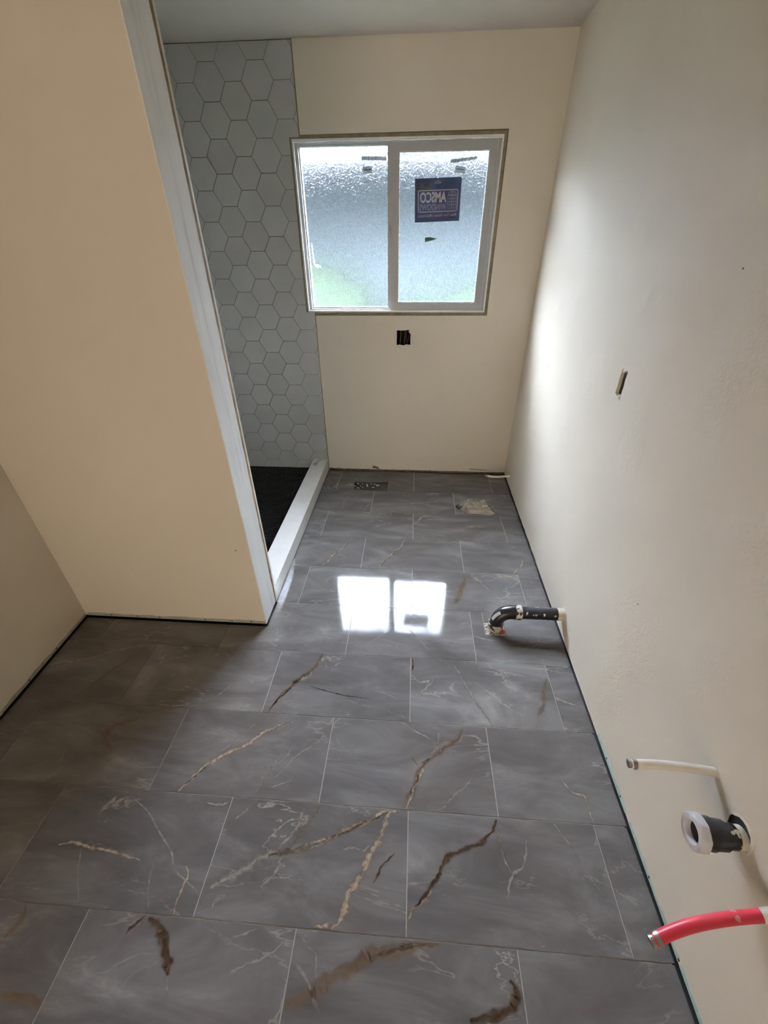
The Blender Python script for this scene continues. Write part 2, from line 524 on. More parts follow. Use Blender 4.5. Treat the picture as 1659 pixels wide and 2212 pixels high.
def cloth_mat():
    m, nt, b = new_mat('soiled_linen_rag')
    tc = N(nt, 'ShaderNodeTexCoord')
    sp = N(nt, 'ShaderNodeSeparateXYZ'); nt.links.new(tc.outputs['Object'], sp.inputs[0])
    n = noise(nt, 28, 4)
    ad = N(nt, 'ShaderNodeMath', operation='MULTIPLY_ADD'); ad.inputs[1].default_value = 0.10
    nt.links.new(n.outputs['Fac'], ad.inputs[0]); nt.links.new(sp.outputs[0], ad.inputs[2])
    # brown wet stain in the left end of the cloth
    r = ramp(nt, ad.outputs[0], [(0.0, (0.05, 0.03, 0.02)), (0.012, (0.42, 0.38, 0.32))])
    mr = N(nt, 'ShaderNodeMapRange'); mr.inputs['From Min'].default_value = -0.078; mr.inputs['From Max'].default_value = 0.02
    nt.links.new(ad.outputs[0], mr.inputs['Value'])
    r = ramp(nt, mr.outputs[0], [(0.12, (0.035, 0.022, 0.014)), (0.45, (0.34, 0.30, 0.25)), (1.0, (0.40, 0.36, 0.30))])
    nt.links.new(r.outputs[0], b.inputs['Base Color'])
    b.inputs['Roughness'].default_value = 0.9
    b.inputs['Specular IOR Level'].default_value = 0.1
    w_ = noise(nt, 400, 2)
    bp = N(nt, 'ShaderNodeBump', Strength=0.2, Distance=0.001)
    nt.links.new(w_.outputs['Fac'], bp.inputs['Height']); nt.links.new(bp.outputs[0], b.inputs['Normal'])
    return m
M['cloth'] = cloth_mat()

# ------------------------------------------------------------------ the room shell
CEIL = 2.528
YREAR = -3.95
RW_K = 0.0111                                   # the right wall leans very slightly in plan
def back_fn(u, v, d): return (u, d, v)          # d grows away from the room
def right_fn(u, v, d): return (RW_K * u + d, u, v)
def left_x(y): return -2.4387 - 0.035 * (y + 1.7276)
def left_fn(u, v, d): return (left_x(u) - d, u, v)
def part_fn(u, v, d): return (u, -1.731 + d, v)

def ragged(u0, u1, v, amp, n, seed):
    r_ = random.Random(seed)
    return [(u0 + (u1 - u0) * i / n, v + (r_.random() - 0.5) * 2 * amp) for i in range(n + 1)]

# floor: dark subfloor slab; grout bed and tiles lie on it
floor = struct(MB().box(-2.75, 0.16, YREAR - 2.0, 0.16, -0.06, -0.012).obj('floor', M['subfloor']))

ROW0, PITCH = -2.8049, 0.308
JE, JO, TL = -0.1405, -0.4490, 0.611
GR = 0.0016
def tile_poly(x0, x1, y0, y1): return [(x0, y0), (x1, y0), (x1, y1), (x0, y1)]
def clip_poly(poly, a, b, c):                   # keep a*x + b*y <= c
    out = []
    for i in range(len(poly)):
        p_, q_ = poly[i], poly[(i + 1) % len(poly)]
        dp, dq = a*p_[0] + b*p_[1] - c, a*q_[0] + b*q_[1] - c
        if dp <= 0: out.append(p_)
        if dp * dq < 0:
            t = dp / (dp - dq)
            out.append((p_[0] + (q_[0]-p_[0])*t, p_[1] + (q_[1]-p_[1])*t))
    return out

tiles = []                                      # (object, x0, x1, y0, y1)
_tile_mesh = {}
def add_tile(poly, holes=()):
    xs = [a for a, b in poly]; ys = [b for a, b in poly]
    cx, cy = (min(xs)+max(xs))/2, (min(ys)+max(ys))/2
    key = tuple((round(a-cx, 4), round(b-cy, 4)) for a, b in poly) + tuple(tuple(h) for h in holes)
    if key in _tile_mesh:
        o = bpy.data.objects.new('tile', _tile_mesh[key]); COL.objects.link(o); o.parent = floor
    else:
        o = MB().plate([(a-cx, b-cy) for a, b in poly], [[(a-cx, b-cy) for a, b in h] for h in holes],
                       lambda u, v, d: (u, v, d), 0.0, -0.009).obj('tile', M['marble'])
        o.parent = floor
        _tile_mesh[key] = o.data
    o.location = (cx, cy, 0)
    tiles.append((o, min(xs), max(xs), min(ys), max(ys)))
    return o

XP = -1.4815                                    # end of the partition and outer face of the curb
YP = -1.731                                     # front of the partition
for k in range(-4, 9):
    y0, y1 = ROW0 + k*PITCH + GR, ROW0 + (k+1)*PITCH - GR
    if k == 8: y1 = -0.010
    if k == -4: y0 = YREAR - 0.05
    j = JE if k % 2 == 0 else JO
    for i in range(-1, 5):
        x0, x1 = j - TL*(i+1) + GR, j - TL*i - GR
        xr = RW_K * y1 - 0.0075
        if x0 > xr: continue
        x1c = min(x1, xr)
        if x1c - x0 < 0.01: continue
        poly = tile_poly(x0, x1c, y0, y1)
        holes = []
        if y0 > YP:                             # beside the shower: only right of the curb
            if x1c < XP + 0.02: continue
            poly = tile_poly(max(x0, XP + 0.004), x1c, y0, y1)
        elif y1 > YP:                           # row that meets the partition
            if x1c < XP: poly = tile_poly(x0, x1c, y0, YP - 0.008)
            elif x0 < XP: poly = [(x0, y0), (x1c, y0), (x1c, y1), (XP + 0.006, y1), (XP + 0.006, YP - 0.008), (x0, YP - 0.008)]
        if y1 <= YP or (y0 < YP < y1):
            poly = clip_poly(poly, -1, -0.035, 2.4387 + 0.035*1.7276 - 0.006) if min(a for a, b in poly) < -2.3 else poly
            if len(poly) < 3: continue
        if k == 3 and i == -1:                  # cut pieces round the soil pipe
            add_tile([(-0.449+GR, y0), (xr, y0), (xr, -1.7245), (-0.3875, -1.7245), (-0.3875, y1), (-0.449+GR, y1)])
            add_tile([(xr, -1.7215), (xr, y1), (-0.3845, y1), (-0.3845, -1.640), (-0.284, -1.640), (-0.284, -1.7215)])
            continue
        if k == 8 and x0 < -1.1 < x1c:          # floor vent cut-out
            holes = [[(-1.232, -0.327), (-0.954, -0.334), (-0.955, -0.186), (-1.234, -0.198)]]
        add_tile(poly, holes)
# grout bed, kept clear of the wall gaps, the vent and the pipe cut-out
gb = MB()
gb.plate([(-2.41, YREAR), (-0.055, YREAR), (-0.014, -0.014), (XP + 0.012, -0.014), (XP + 0.012, YP - 0.014), (-2.41, YP - 0.014)],
         [[(-1.232, -0.327), (-0.954, -0.334), (-0.955, -0.186), (-1.234, -0.198)], [(-0.3845, -1.7215), (-0.284, -1.7215), (-0.284, -1.64), (-0.3845, -1.64)]],
         lambda u, v, d: (u, v, d), -0.0012, -0.008)
gb.obj('grout', M['grout'], floor)

# ------- marble veins traced tile by tile
VEINS = [
('t',13,[(-0.783,-2.495),(-0.816,-2.515),(-0.839,-2.573),(-0.861,-2.617),(-0.893,-2.674),(-0.922,-2.727),(-0.930,-2.754),(-0.944,-2.780),(-0.963,-2.800)]),
('t',8,[(-0.965,-2.790),(-0.987,-2.795),(-1.012,-2.801)]),
('b',8,[(-0.771,-2.493),(-0.736,-2.420),(-0.714,-2.370),(-0.675,-2.323),(-0.627,-2.290),(-0.568,-2.246),(-0.539,-2.199)]),
('t',7,[(-0.761,-2.490),(-0.729,-2.426),(-0.700,-2.358),(-0.671,-2.319)]),
('t',9,[(-0.817,-2.501),(-0.863,-2.524),(-0.914,-2.548),(-0.964,-2.573),(-1.037,-2.605),(-1.098,-2.628),(-1.152,-2.642),(-1.188,-2.652)]),
('b',4,[(-0.816,-2.503),(-0.862,-2.527),(-0.914,-2.551),(-0.964,-2.576),(-1.037,-2.608)]),
('w',14,[(-1.020,-2.607),(-1.092,-2.624),(-1.144,-2.640),(-1.186,-2.648),(-1.254,-2.687),(-1.303,-2.718),(-1.337,-2.738)]),
('w',6,[(-1.131,-2.664),(-1.159,-2.694),(-1.192,-2.724)]),
('b',5,[(-1.054,-2.499),(-1.072,-2.540),(-1.096,-2.580),(-1.118,-2.618)]),
('w',6,[(-1.105,-2.514),(-1.114,-2.560),(-1.146,-2.610),(-1.164,-2.637)]),
('d',9,[(-0.460,-2.503),(-0.475,-2.535),(-0.505,-2.567),(-0.529,-2.579),(-0.554,-2.581),(-0.581,-2.598),(-0.617,-2.613),(-0.640,-2.632),(-0.654,-2.657),(-0.679,-2.692),(-0.703,-2.718),(-0.730,-2.736)]),
('t',5,[(-0.654,-2.657),(-0.676,-2.694),(-0.700,-2.720),(-0.730,-2.738),(-0.735,-2.753),(-0.749,-2.775)]),
('o',16,[(-0.649,-2.802),(-0.699,-2.813),(-0.743,-2.818),(-0.786,-2.833),(-0.851,-2.843),(-0.886,-2.866),(-0.936,-2.890),(-0.989,-2.918),(-1.027,-2.934),(-1.062,-2.956)]),
('t',5,[(-0.699,-2.811),(-0.743,-2.818),(-0.786,-2.833),(-0.851,-2.844)]),
('w',4,[(-1.045,-2.817),(-1.017,-2.841),(-0.995,-2.853),(-0.988,-2.897)]),
('w',6,[(-1.065,-2.859),(-1.035,-2.879),(-1.006,-2.902),(-0.987,-2.928),(-0.961,-2.953)]),
('d',12,[(-0.480,-2.863),(-0.467,-2.876),(-0.466,-2.896),(-0.494,-2.914),(-0.536,-2.927),(-0.587,-2.940)]),
('w',3,[(-0.270,-2.504),(-0.234,-2.559),(-0.213,-2.608),(-0.176,-2.672)]),
('w',4,[(-0.463,-2.526),(-0.455,-2.589),(-0.431,-2.647)]),
('w',6,[(-0.366,-2.557),(-0.400,-2.626),(-0.432,-2.652),(-0.462,-2.704)]),
('d',4,[(-0.794,-2.617),(-0.821,-2.644),(-0.837,-2.670),(-0.854,-2.695)]),
('w',5,[(-0.957,-2.618),(-0.926,-2.611),(-0.893,-2.619),(-0.875,-2.602)]),
('b',10,[(-1.160,-1.885),(-1.183,-1.944),(-1.211,-1.990),(-1.257,-2.035),(-1.282,-2.083),(-1.315,-2.129),(-1.336,-2.177)]),
('d',4,[(-1.257,-2.035),(-1.282,-2.083),(-1.313,-2.133),(-1.335,-2.181)]),
('w',16,[(-1.193,-1.988),(-1.224,-2.017),(-1.264,-2.046)]),
('d',3,[(-1.197,-2.052),(-1.100,-2.076),(-0.998,-2.094),(-0.935,-2.094)]),
('w',7,[(-0.568,-1.887),(-0.527,-1.967),(-0.498,-2.037),(-0.462,-2.110),(-0.419,-2.187)]),
('d',7,[(-0.742,-1.890),(-0.746,-1.949)]),
('w',5,[(-0.740,-2.042),(-0.713,-2.080),(-0.677,-2.028),(-0.653,-1.986)]),
('w',5,[(-0.781,-2.194),(-0.730,-2.224),(-0.681,-2.246),(-0.649,-2.268),(-0.675,-2.316)]),
('w',6,[(-0.650,-2.291),(-0.641,-2.251),(-0.636,-2.226)]),
('w',4,[(-0.518,-2.371),(-0.559,-2.415),(-0.606,-2.457),(-0.650,-2.488)]),
('w',3,[(-1.057,-2.220),(-1.020,-2.292),(-0.966,-2.328),(-0.930,-2.363)]),
('b',3,[(-0.745,-2.321),(-0.714,-2.359)]),
('t',4,[(-0.205,-2.364),(-0.180,-2.403),(-0.141,-2.413),(-0.139,-2.451),(-0.139,-2.490)]),
('t',4,[(-0.143,-2.043),(-0.093,-2.063),(-0.037,-2.073)]),
('o',10,[(-0.155,-1.953),(-0.199,-2.075),(-0.230,-2.131)]),
('w',3,[(-0.921,-2.054),(-0.856,-2.070),(-0.802,-2.095)]),
('o',5,[(-2.003,-1.881),(-2.043,-1.931),(-2.077,-1.986),(-2.110,-2.039),(-2.148,-2.103),(-2.192,-2.184)]),
('t',6,[(-2.003,-1.881),(-2.099,-1.909),(-2.175,-1.939),(-2.251,-1.978),(-2.332,-2.007),(-2.361,-2.046)]),
('t',10,[(-1.247,-2.217),(-1.306,-2.256),(-1.361,-2.301),(-1.402,-2.336),(-1.458,-2.366),(-1.497,-2.399),(-1.533,-2.449),(-1.564,-2.490)]),
('d',3,[(-1.482,-2.389),(-1.497,-2.400),(-1.511,-2.427),(-1.533,-2.450),(-1.553,-2.475)]),
('w',3,[(-1.495,-2.026),(-1.553,-2.098),(-1.611,-2.158)]),
('w',3,[(-1.495,-2.026),(-1.416,-2.073)]),
('w',4,[(-1.419,-2.154),(-1.502,-2.190)]),
('w',3,[(-1.931,-1.748),(-2.051,-1.828),(-2.129,-1.875)]),
('w',3,[(-1.218,-2.324),(-1.263,-2.395),(-1.293,-2.461)]),
('w',3,[(-1.370,-2.232),(-1.419,-2.291),(-1.470,-2.354)]),
('o',12,[(-1.861,-2.250),(-1.925,-2.276),(-1.950,-2.326),(-1.893,-2.369)]),
('w',4,[(-1.753,-2.503),(-1.692,-2.532),(-1.633,-2.561),(-1.561,-2.617),(-1.497,-2.664),(-1.471,-2.701),(-1.422,-2.726),(-1.374,-2.749)]),
('t',6,[(-1.874,-2.667),(-1.826,-2.660),(-1.761,-2.667),(-1.699,-2.673),(-1.643,-2.679),(-1.585,-2.690)]),
('t',4,[(-1.434,-2.694),(-1.422,-2.712),(-1.425,-2.744),(-1.422,-2.779),(-1.419,-2.802)]),
('w',4,[(-1.539,-2.691),(-1.533,-2.724),(-1.520,-2.764),(-1.498,-2.797)]),
('d',16,[(-1.491,-2.809),(-1.462,-2.819),(-1.431,-2.844),(-1.401,-2.880),(-1.376,-2.917)]),
('d',5,[(-1.496,-2.811),(-1.521,-2.827),(-1.537,-2.848)]),
('w',4,[(-1.378,-2.917),(-1.357,-2.963)]),
('w',4,[(-1.074,-2.831),(-1.144,-2.870),(-1.199,-2.895),(-1.216,-2.906)]),
('w',3,[(-1.169,-2.811),(-1.227,-2.838),(-1.268,-2.871)]),
('o',8,[(-1.860,-2.808),(-1.853,-2.845),(-1.871,-2.878)]),
('o',10,[(-1.790,-2.979),(-1.692,-2.982),(-1.672,-3.000)]),
('w',5,[(-1.373,-2.511),(-1.397,-2.522),(-1.445,-2.522)]),
('w',3,[(-1.796,-2.669),(-1.755,-2.739),(-1.711,-2.798)]),
('w',3,[(-1.312,-2.754),(-1.317,-2.784),(-1.316,-2.799)]),
('w',3,[(-1.268,-2.495),(-1.308,-2.539),(-1.339,-2.564)]),
('w',3,[(-1.240,-2.377),(-1.267,-2.432),(-1.297,-2.491)]),
('t',9,[(-1.154,-0.972),(-1.195,-1.074),(-1.242,-1.156),(-1.291,-1.256)]),
('d',3,[(-1.154,-0.975),(-1.194,-1.081),(-1.241,-1.159),(-1.290,-1.260)]),
('t',9,[(-0.800,-0.967),(-0.838,-1.053),(-0.893,-1.135),(-0.927,-1.197),(-0.960,-1.264)]),
('d',3,[(-0.805,-0.976),(-0.842,-1.061),(-0.892,-1.141),(-0.927,-1.200),(-0.960,-1.266)]),
('w',6,[(-0.452,-0.423),(-0.625,-0.489),(-0.788,-0.521),(-0.961,-0.553)]),
('t',7,[(-0.657,-0.662),(-0.697,-0.704),(-0.740,-0.784)]),
('w',5,[(-1.055,-0.411),(-1.081,-0.516),(-1.103,-0.636)]),
('w',4,[(-0.396,-1.277),(-0.335,-1.391),(-0.271,-1.472)]),
('t',9,[(-0.221,-1.280),(-0.178,-1.291),(-0.142,-1.328)]),
('w',6,[(-0.443,-1.733),(-0.399,-1.749),(-0.348,-1.755)]),
('w',6,[(-1.228,-1.773),(-1.180,-1.780),(-1.137,-1.801)]),
('w',4,[(-0.844,-1.714),(-0.931,-1.788),(-0.989,-1.819)]),
('w',4,[(-0.774,-1.699),(-0.703,-1.783),(-0.674,-1.827)]),
('o',14,[(-0.503,-0.915),(-0.429,-0.884),(-0.325,-0.878)]),
('w',4,[(-1.263,-0.635),(-1.272,-0.505),(-1.204,-0.384)]),
('t',8,[(-0.078,-1.130),(-0.116,-1.205),(-0.164,-1.263)]),
('o',16,[(-0.448,-1.308),(-0.486,-1.437),(-0.518,-1.522)]),
('w',3,[(-1.059,-2.254),(-1.131,-2.307),(-1.195,-2.373),(-1.241,-2.433)]),
('w',4,[(-1.309,-2.262),(-1.196,-2.208)]),
('w',3,[(-1.189,-2.303),(-1.211,-2.344),(-1.264,-2.406)]),
('w',3,[(-1.165,-2.428),(-1.207,-2.444),(-1.248,-2.461)])]

vr = random.Random(11)
def find_tile(x, y):
    for t in tiles:
        if t[1] <= x <= t[2] and t[3] <= y <= t[4]: return t
    return None
def vein_run(pts, kind, wid, t):
    if len(pts) < 3: return
    v, f, uv = [], [], []
    n = len(pts)
    s = 0.0
    ph_ = vr.random() * 6
    for i, q in enumerate(pts):
        a, b = pts[max(0, i-1)], pts[min(n-1, i+1)]
        d = (b - a); d = d / (d.length or 1)
        nn = Vector((-d.y, d.x))
        if i: s += (pts[i] - pts[i-1]).length
        w_ = wid * (1.0 + 0.25*math.sin(s*95 + ph_) + 0.2*math.sin(s*230 + 2*ph_)) * min(1.0, 0.35 + 3.0*min(i, n-1-i)/n)
        for sgn in (-1, 1):
            e = q + nn * w_ * sgn
            x = min(max(e.x, t[1]), t[2]); y = min(max(e.y, t[3]), t[4])
            v.append((x - t[0].location.x, y - t[0].location.y, 0.00035)); uv.append((s * 10, sgn))
    for i in range(n-1):
        f.append((2*i, 2*i+2, 2*i+3, 2*i+1))
    f = [tuple(reversed(q)) for q in f]
    o = mesh_obj('vein', v, f, VM[kind], None, False, uv)
    o.parent = t[0]
for kind, wmm, P in VEINS:
    path = catmull([(a, b, 0) for a, b in P], 14)
    runs, cur, tcur = [], [], None
    ph = vr.random() * 6
    arc_ = 0.0
    for i, q in enumerate(path):
        arc_ += (path[i] - path[i-1]).length if i else 0
        jx = 0.0026*math.sin(arc_*52 + ph) + 0.0012*math.sin(arc_*137 + 2*ph) + 0.0008*math.sin(arc_*310 + 3*ph)
        p2 = Vector((q.x + jx, q.y - jx * 0.6))
        t = find_tile(p2.x, p2.y)
        if t is not tcur:
            if tcur is not None: vein_run(cur, kind, wmm * 0.00110, tcur)
            cur, tcur = [], t
        if t is not None: cur.append(p2)
    if tcur is not None: vein_run(cur, kind, wmm * 0.00110, tcur)

# back wall, painted: the paint stops above the tiles, notch for the window, torn hole for the outlet
OUT = [(-0.910,1.108),(-0.9055,1.1115),(-0.888,1.1105),(-0.866,1.110),(-0.852,1.1115),(-0.838,1.1125),(-0.818,1.1135),(-0.826,1.104),(-0.823,1.098),(-0.813,1.089),
       (-0.811,1.083),(-0.8125,1.05),(-0.811,1.016),(-0.820,1.0145),(-0.845,1.0175),(-0.855,1.0105),(-0.874,1.012),(-0.890,1.017),(-0.908,1.012),(-0.9105,1.03),(-0.9085,1.07)]
bot = ragged(-1.482, 0.012, 0.015, 0.0030, 60, 3)
wall_back = struct(MB().plate(bot + [(0.012, CEIL), (-1.482, CEIL), (-1.482, 2.1500), (-0.2945, 2.1535), (-0.2965, 1.2075), (-1.482, 1.2045)], [OUT], back_fn, 0.0, 0.0125).obj('wall_back', M['paint']))
rg = ragged(-1.47, -0.03, 0.024, 0.006, 70, 5)
MB().plate([(-0.03, 0.0150), (-1.47, 0.0150)] + rg, [], back_fn, -0.0007, 0.0).obj('bare_edge', M['white_scrape'], wall_back)
for x, z in ((-1.455,0.022),(-1.40,0.021),(-1.10,0.022),(-1.06,0.02),(-0.93,0.021),(-0.80,0.02),(-0.62,0.021)):
    MB().tube([(x, 0.004, z), (x, -0.0012, z)], 0.0032, 8).obj('nail_hole', M['cavity'], wall_back)
MB().plate([(-1.105,0.026),(-1.045,0.016),(-1.05,0.030),(-1.075,0.043),(-1.102,0.048)], [], back_fn, -0.0012, 0.0).obj('torn_paper', M['raw_wood'], wall_back)
MB().plate([(-0.30,0.030),(-0.16,0.024),(-0.08,0.022),(-0.12,0.030),(-0.20,0.040),(-0.28,0.043)], [], back_fn, -0.0006, 0.0).obj('scuff', M['raw_drywall'], wall_back)
# studs and sheathing behind the drywall
wall_outer = MB().plate([(-2.75, -0.06), (0.16, -0.06), (0.16, CEIL + 0.1), (-2.75, CEIL + 0.1)],
    [[(-1.535, 1.222), (-0.313, 1.222), (-0.313, 2.134), (-1.535, 2.134)], [(-0.92, 1.0), (-0.80, 1.0), (-0.80, 1.12), (-0.92, 1.12)]],
    back_fn, 0.0135, 0.13).obj('sheathing', M['raw_wood'], wall_back)

# right wall with a torn hole showing a stud
HOLE = [(-1.513,1.222),(-1.518,1.229),(-1.5215,1.229),(-1.524,1.214),(-1.533,1.219),(-1.545,1.2265),(-1.557,1.2285),(-1.5605,1.223),(-1.559,1.196),(-1.5615,1.172),(-1.5595,1.154),
        (-1.5625,1.136),(-1.566,1.121),(-1.5535,1.126),(-1.546,1.1305),(-1.5485,1.1425),(-1.538,1.1365),(-1.533,1.131),(-1.5265,1.135),(-1.516,1.1375),(-1.511,1.139),(-1.5135,1.162),(-1.5115,1.19)]
botr = ragged(YREAR, 0.0, 0.012, 0.003, 110, 9)
wall_right = struct(MB().plate(botr + [(0.0, CEIL), (YREAR, CEIL)], [HOLE], right_fn, 0.0, 0.0125).obj('wall_right', M['paint_patchy']))
MB().box(0.10, 0.16, YREAR - 2.0, 0.0134, -0.06, CEIL + 0.1).obj('sheathing', M['raw_wood'], wall_right)
def ragged_strip(fn, u0, u1, z0, zh, amp, n, seed, mat, parent, name='bare_edge', proud=-0.0007):
    top = ragged(u0, u1, zh, amp, n, seed)
    return MB().plate([(u1, z0), (u0, z0)] + top, [], fn, proud, 0.0).obj(name, mat, parent)
ragged_strip(right_fn, -2.46, -2.20, 0.0105, 0.030, 0.003, 10, 21, M['mint_drywall'], wall_right)
ragged_strip(right_fn, -2.80, -2.49, 0.0105, 0.027, 0.004, 12, 22, M['mint_drywall'], wall_right)
ragged_strip(right_fn, -3.4, -2.81, 0.0105, 0.028, 0.003, 20, 23, M['mint_drywall'], wall_right)
ragged_strip(right_fn, -2.18, -1.15, 0.0105, 0.0165, 0.004, 60, 24, M['white_scrape'], wall_right)
for y in (-2.415, -2.63, -2.80, -2.29):
    x = RW_K * y
    MB().tube([(x+0.003, y, 0.0205), (x-0.0014, y, 0.0205)], 0.0036, 8).obj('nail_hole', M['cavity'], wall_right)
for y, z in ((-0.62,1.02),(-1.95,1.56),(-2.1,0.62)):
    x = RW_K * y
    MB().tube([(x+0.003, y, z), (x-0.0006, y, z)], 0.0022, 8).obj('nail_hole', M['cavity'], wall_right)

# left wall and the partition that ends in front of the shower
lb = ragged(YREAR, -1.7, 0.012, 0.002, 40, 31)
wall_left = struct(MB().plate(lb + [(-1.7, CEIL), (YREAR, CEIL)], [], left_fn, 0.0, 0.0125).obj('wall_left', M['paint']))
MB().box(-2.75, -2.48, YREAR - 2.0, 0.0134, -0.06, CEIL + 0.1).obj('sheathing', M['raw_wood'], wall_left)
ragged_strip(left_fn, -3.6, -1.735, 0.0105, 0.028, 0.004, 60, 32, M['raw_drywall'], wall_left)
for y in (-1.95, -2.12, -2.3):
    MB().tube([(left_x(y)-0.003, y, 0.02), (left_x(y)+0.0015, y, 0.02)], 0.0035, 8).obj('nail_hole', M['cavity'], wall_left)
wall_part = struct(MB().plate(ragged(-2.445, XP - 0.0045, 0.012, 0.002, 30, 33) + [(XP - 0.0045, CEIL), (-2.445, CEIL)], [], part_fn, 0.0, 0.1545).obj('wall_partition', M['paint']))
MB().box(XP - 0.0044, XP, YP - 0.0005, -1.5795, 0.0125, CEIL).obj('end_panel', M['primer'], wall_part)
e_ = ragged(-1.5805, -1.5805, 0, 0, 1, 1)
rr_ = random.Random(4)
zs = [0.0125 + (CEIL - 0.0125) * i / 90 for i in range(91)]
edge_l = [(-1.5795 - 0.0035 * rr_.random(), z) for z in zs]
MB().plate([(-1.5665, z) for z in reversed(zs)] + edge_l, [], lambda u, v, d: (XP - 0.004 + d, u, v), 0.0046, 0.0).obj('torn_edge', M['raw_wood'], wall_part)
MB().box(-2.44, XP + 0.0005, -1.5655, -1.553, 0.0, CEIL).obj('tile_panel_edge', M['tile_edge'], wall_part)
ragged_strip(part_fn, -2.43, XP - 0.004, 0.0105, 0.030, 0.0035, 40, 34, M['raw_drywall'], wall_part)
for x in (-2.30, -2.16, -2.04, -1.80, -1.66, -1.56):
    MB().tube([(x, YP + 0.003, 0.021), (x, YP - 0.0016, 0.021)], 0.0038, 8).obj('nail_hole', M['cavity'], wall_part)
MB().tube([(-1.546, YP + 0.003, 0.478), (-1.546, YP - 0.001, 0.478)], 0.0035, 8).obj('nail_hole', M['raw_wood'], wall_part)

# ceiling and the wall behind the camera with its open doorway to the hall
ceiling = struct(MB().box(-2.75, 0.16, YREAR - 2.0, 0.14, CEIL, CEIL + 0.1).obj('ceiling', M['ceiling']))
wall_rear = struct(MB().plate([(-2.48, -0.012), (0.1, -0.012), (0.1, CEIL), (-2.48, CEIL)], [[(-2.36, -0.011), (-0.75, -0.011), (-0.75, 2.1), (-2.36, 2.1)]],
                              lambda u, v, d: (u, YREAR - d, v), 0.0, 0.11).obj('wall_rear', M['paint']))
wall_hall = struct(MB().box(-2.75, 0.16, YREAR - 2.06, YREAR - 2.0, -0.06, CEIL + 0.1).obj('wall_hall', M['paint']))

# ------------------------------------------------------------------ shower: tiled walls, mosaic floor, curb
HH, HX0, HZ0 = 0.157844, -1.870135, 2.376384
SD = HH / math.sqrt(3)
XT = -1.4835
NOTCH = (-1.5415, 1.2260, 2.1395)
wall_shower = struct(MB().plate([(-2.44, -0.012), (XT, -0.012), (XT, NOTCH[1]), (NOTCH[0], NOTCH[1]), (NOTCH[0], NOTCH[2]), (XT, NOTCH[2]), (XT, CEIL), (-2.44, CEIL)], [],
                                back_fn, 0.0022, 0.0125).obj('wall_shower', M['hexgrout']))
def hexagon(cx, cz, g):
    r_ = SD - g
    return [(cx + r_*math.cos(R(60*i)), cz + r_*math.sin(R(60*i))) for i in range(6)]
def area(poly): return 0.5 * abs(sum(poly[i][0]*poly[(i+1)%len(poly)][1] - poly[(i+1)%len(poly)][0]*poly[i][1] for i in range(len(poly))))
def rect_clip(poly, u0, u1, v0, v1):
    for a, b, c in ((-1,0,-u0),(1,0,u1),(0,-1,-v0),(0,1,v1)):
        poly = clip_poly(poly, a, b, c)
        if len(poly) < 3: return []
    return poly
_hexmesh = {}
def hex_wall(parent, fn, u0, u1, x0, rects, off):
    for c in range(-8, 9):
        cx = x0 + SD/2 + c * 1.5 * SD
        if cx < u0 - SD or cx > u1 + SD: continue
        for r_ in range(-2, 18):
            cz = HZ0 - (r_ - (0.5 if c % 2 else 0.0)) * HH + HH/2 - HH
            h = hexagon(cx, cz, 0.0013)
            pieces = [q for q in (rect_clip(h, *rc) for rc in rects) if q and area(q) > 2e-5]
            if not pieces: continue
            if len(pieces) == 1 and abs(area(pieces[0]) - area(h)) < 1e-9:
                if parent.name in _hexmesh:
                    o = bpy.data.objects.new('tile', _hexmesh[parent.name]); COL.objects.link(o)
                else:
                    o = MB().plate(hexagon(0, 0, 0.0013), [], off, 0.0, 0.004, inset=0.0008).obj('tile', M['hex'])
                    _hexmesh[parent.name] = o.data
                o.location = fn(cx, cz, 0.0)
            else:
                mb = MB()
                for q in pieces: mb.plate([(a-cx, b-cz) for a, b in q], [], off, 0.0, 0.004)
                o = mb.obj('tile', M['hex']); o.location = fn(cx, cz, 0.0)
            o.parent = parent
g = 0.001
hex_wall(wall_shower, back_fn, -2.44, XT, HX0, [(-2.437, NOTCH[0]-g, 0.012, CEIL-0.004), (NOTCH[0]-g, XT-g, NOTCH[2]+g, CEIL-0.004), (NOTCH[0]-g, XT-g, 0.012, NOTCH[1]-g)], lambda u, v, d: (u, d, v))
wall_shower_left = struct(MB().box(-2.455, -2.4422, -1.553, 0.0, -0.012, CEIL).obj('wall_shower_left', M['hexgrout']))
hex_wall(wall_shower_left, lambda u, v, d: (-2.44 - d, u, v), -1.55, 0.0, -0.4, [(-1.551, -0.002, 0.012, CEIL-0.004)], lambda u, v, d: (-d, u, v))

# bronze profile between tile and paint
tr1 = MB().box(XT - 0.0008, XT + 0.0052, -0.0026, 0.010, 0.0, NOTCH[1] - 0.02)
tr1.box(XT - 0.0008, XT + 0.0052, -0.0026, 0.010, NOTCH[2] + 0.012, CEIL)
struct(tr1.obj('trim_1', M['bronze']))

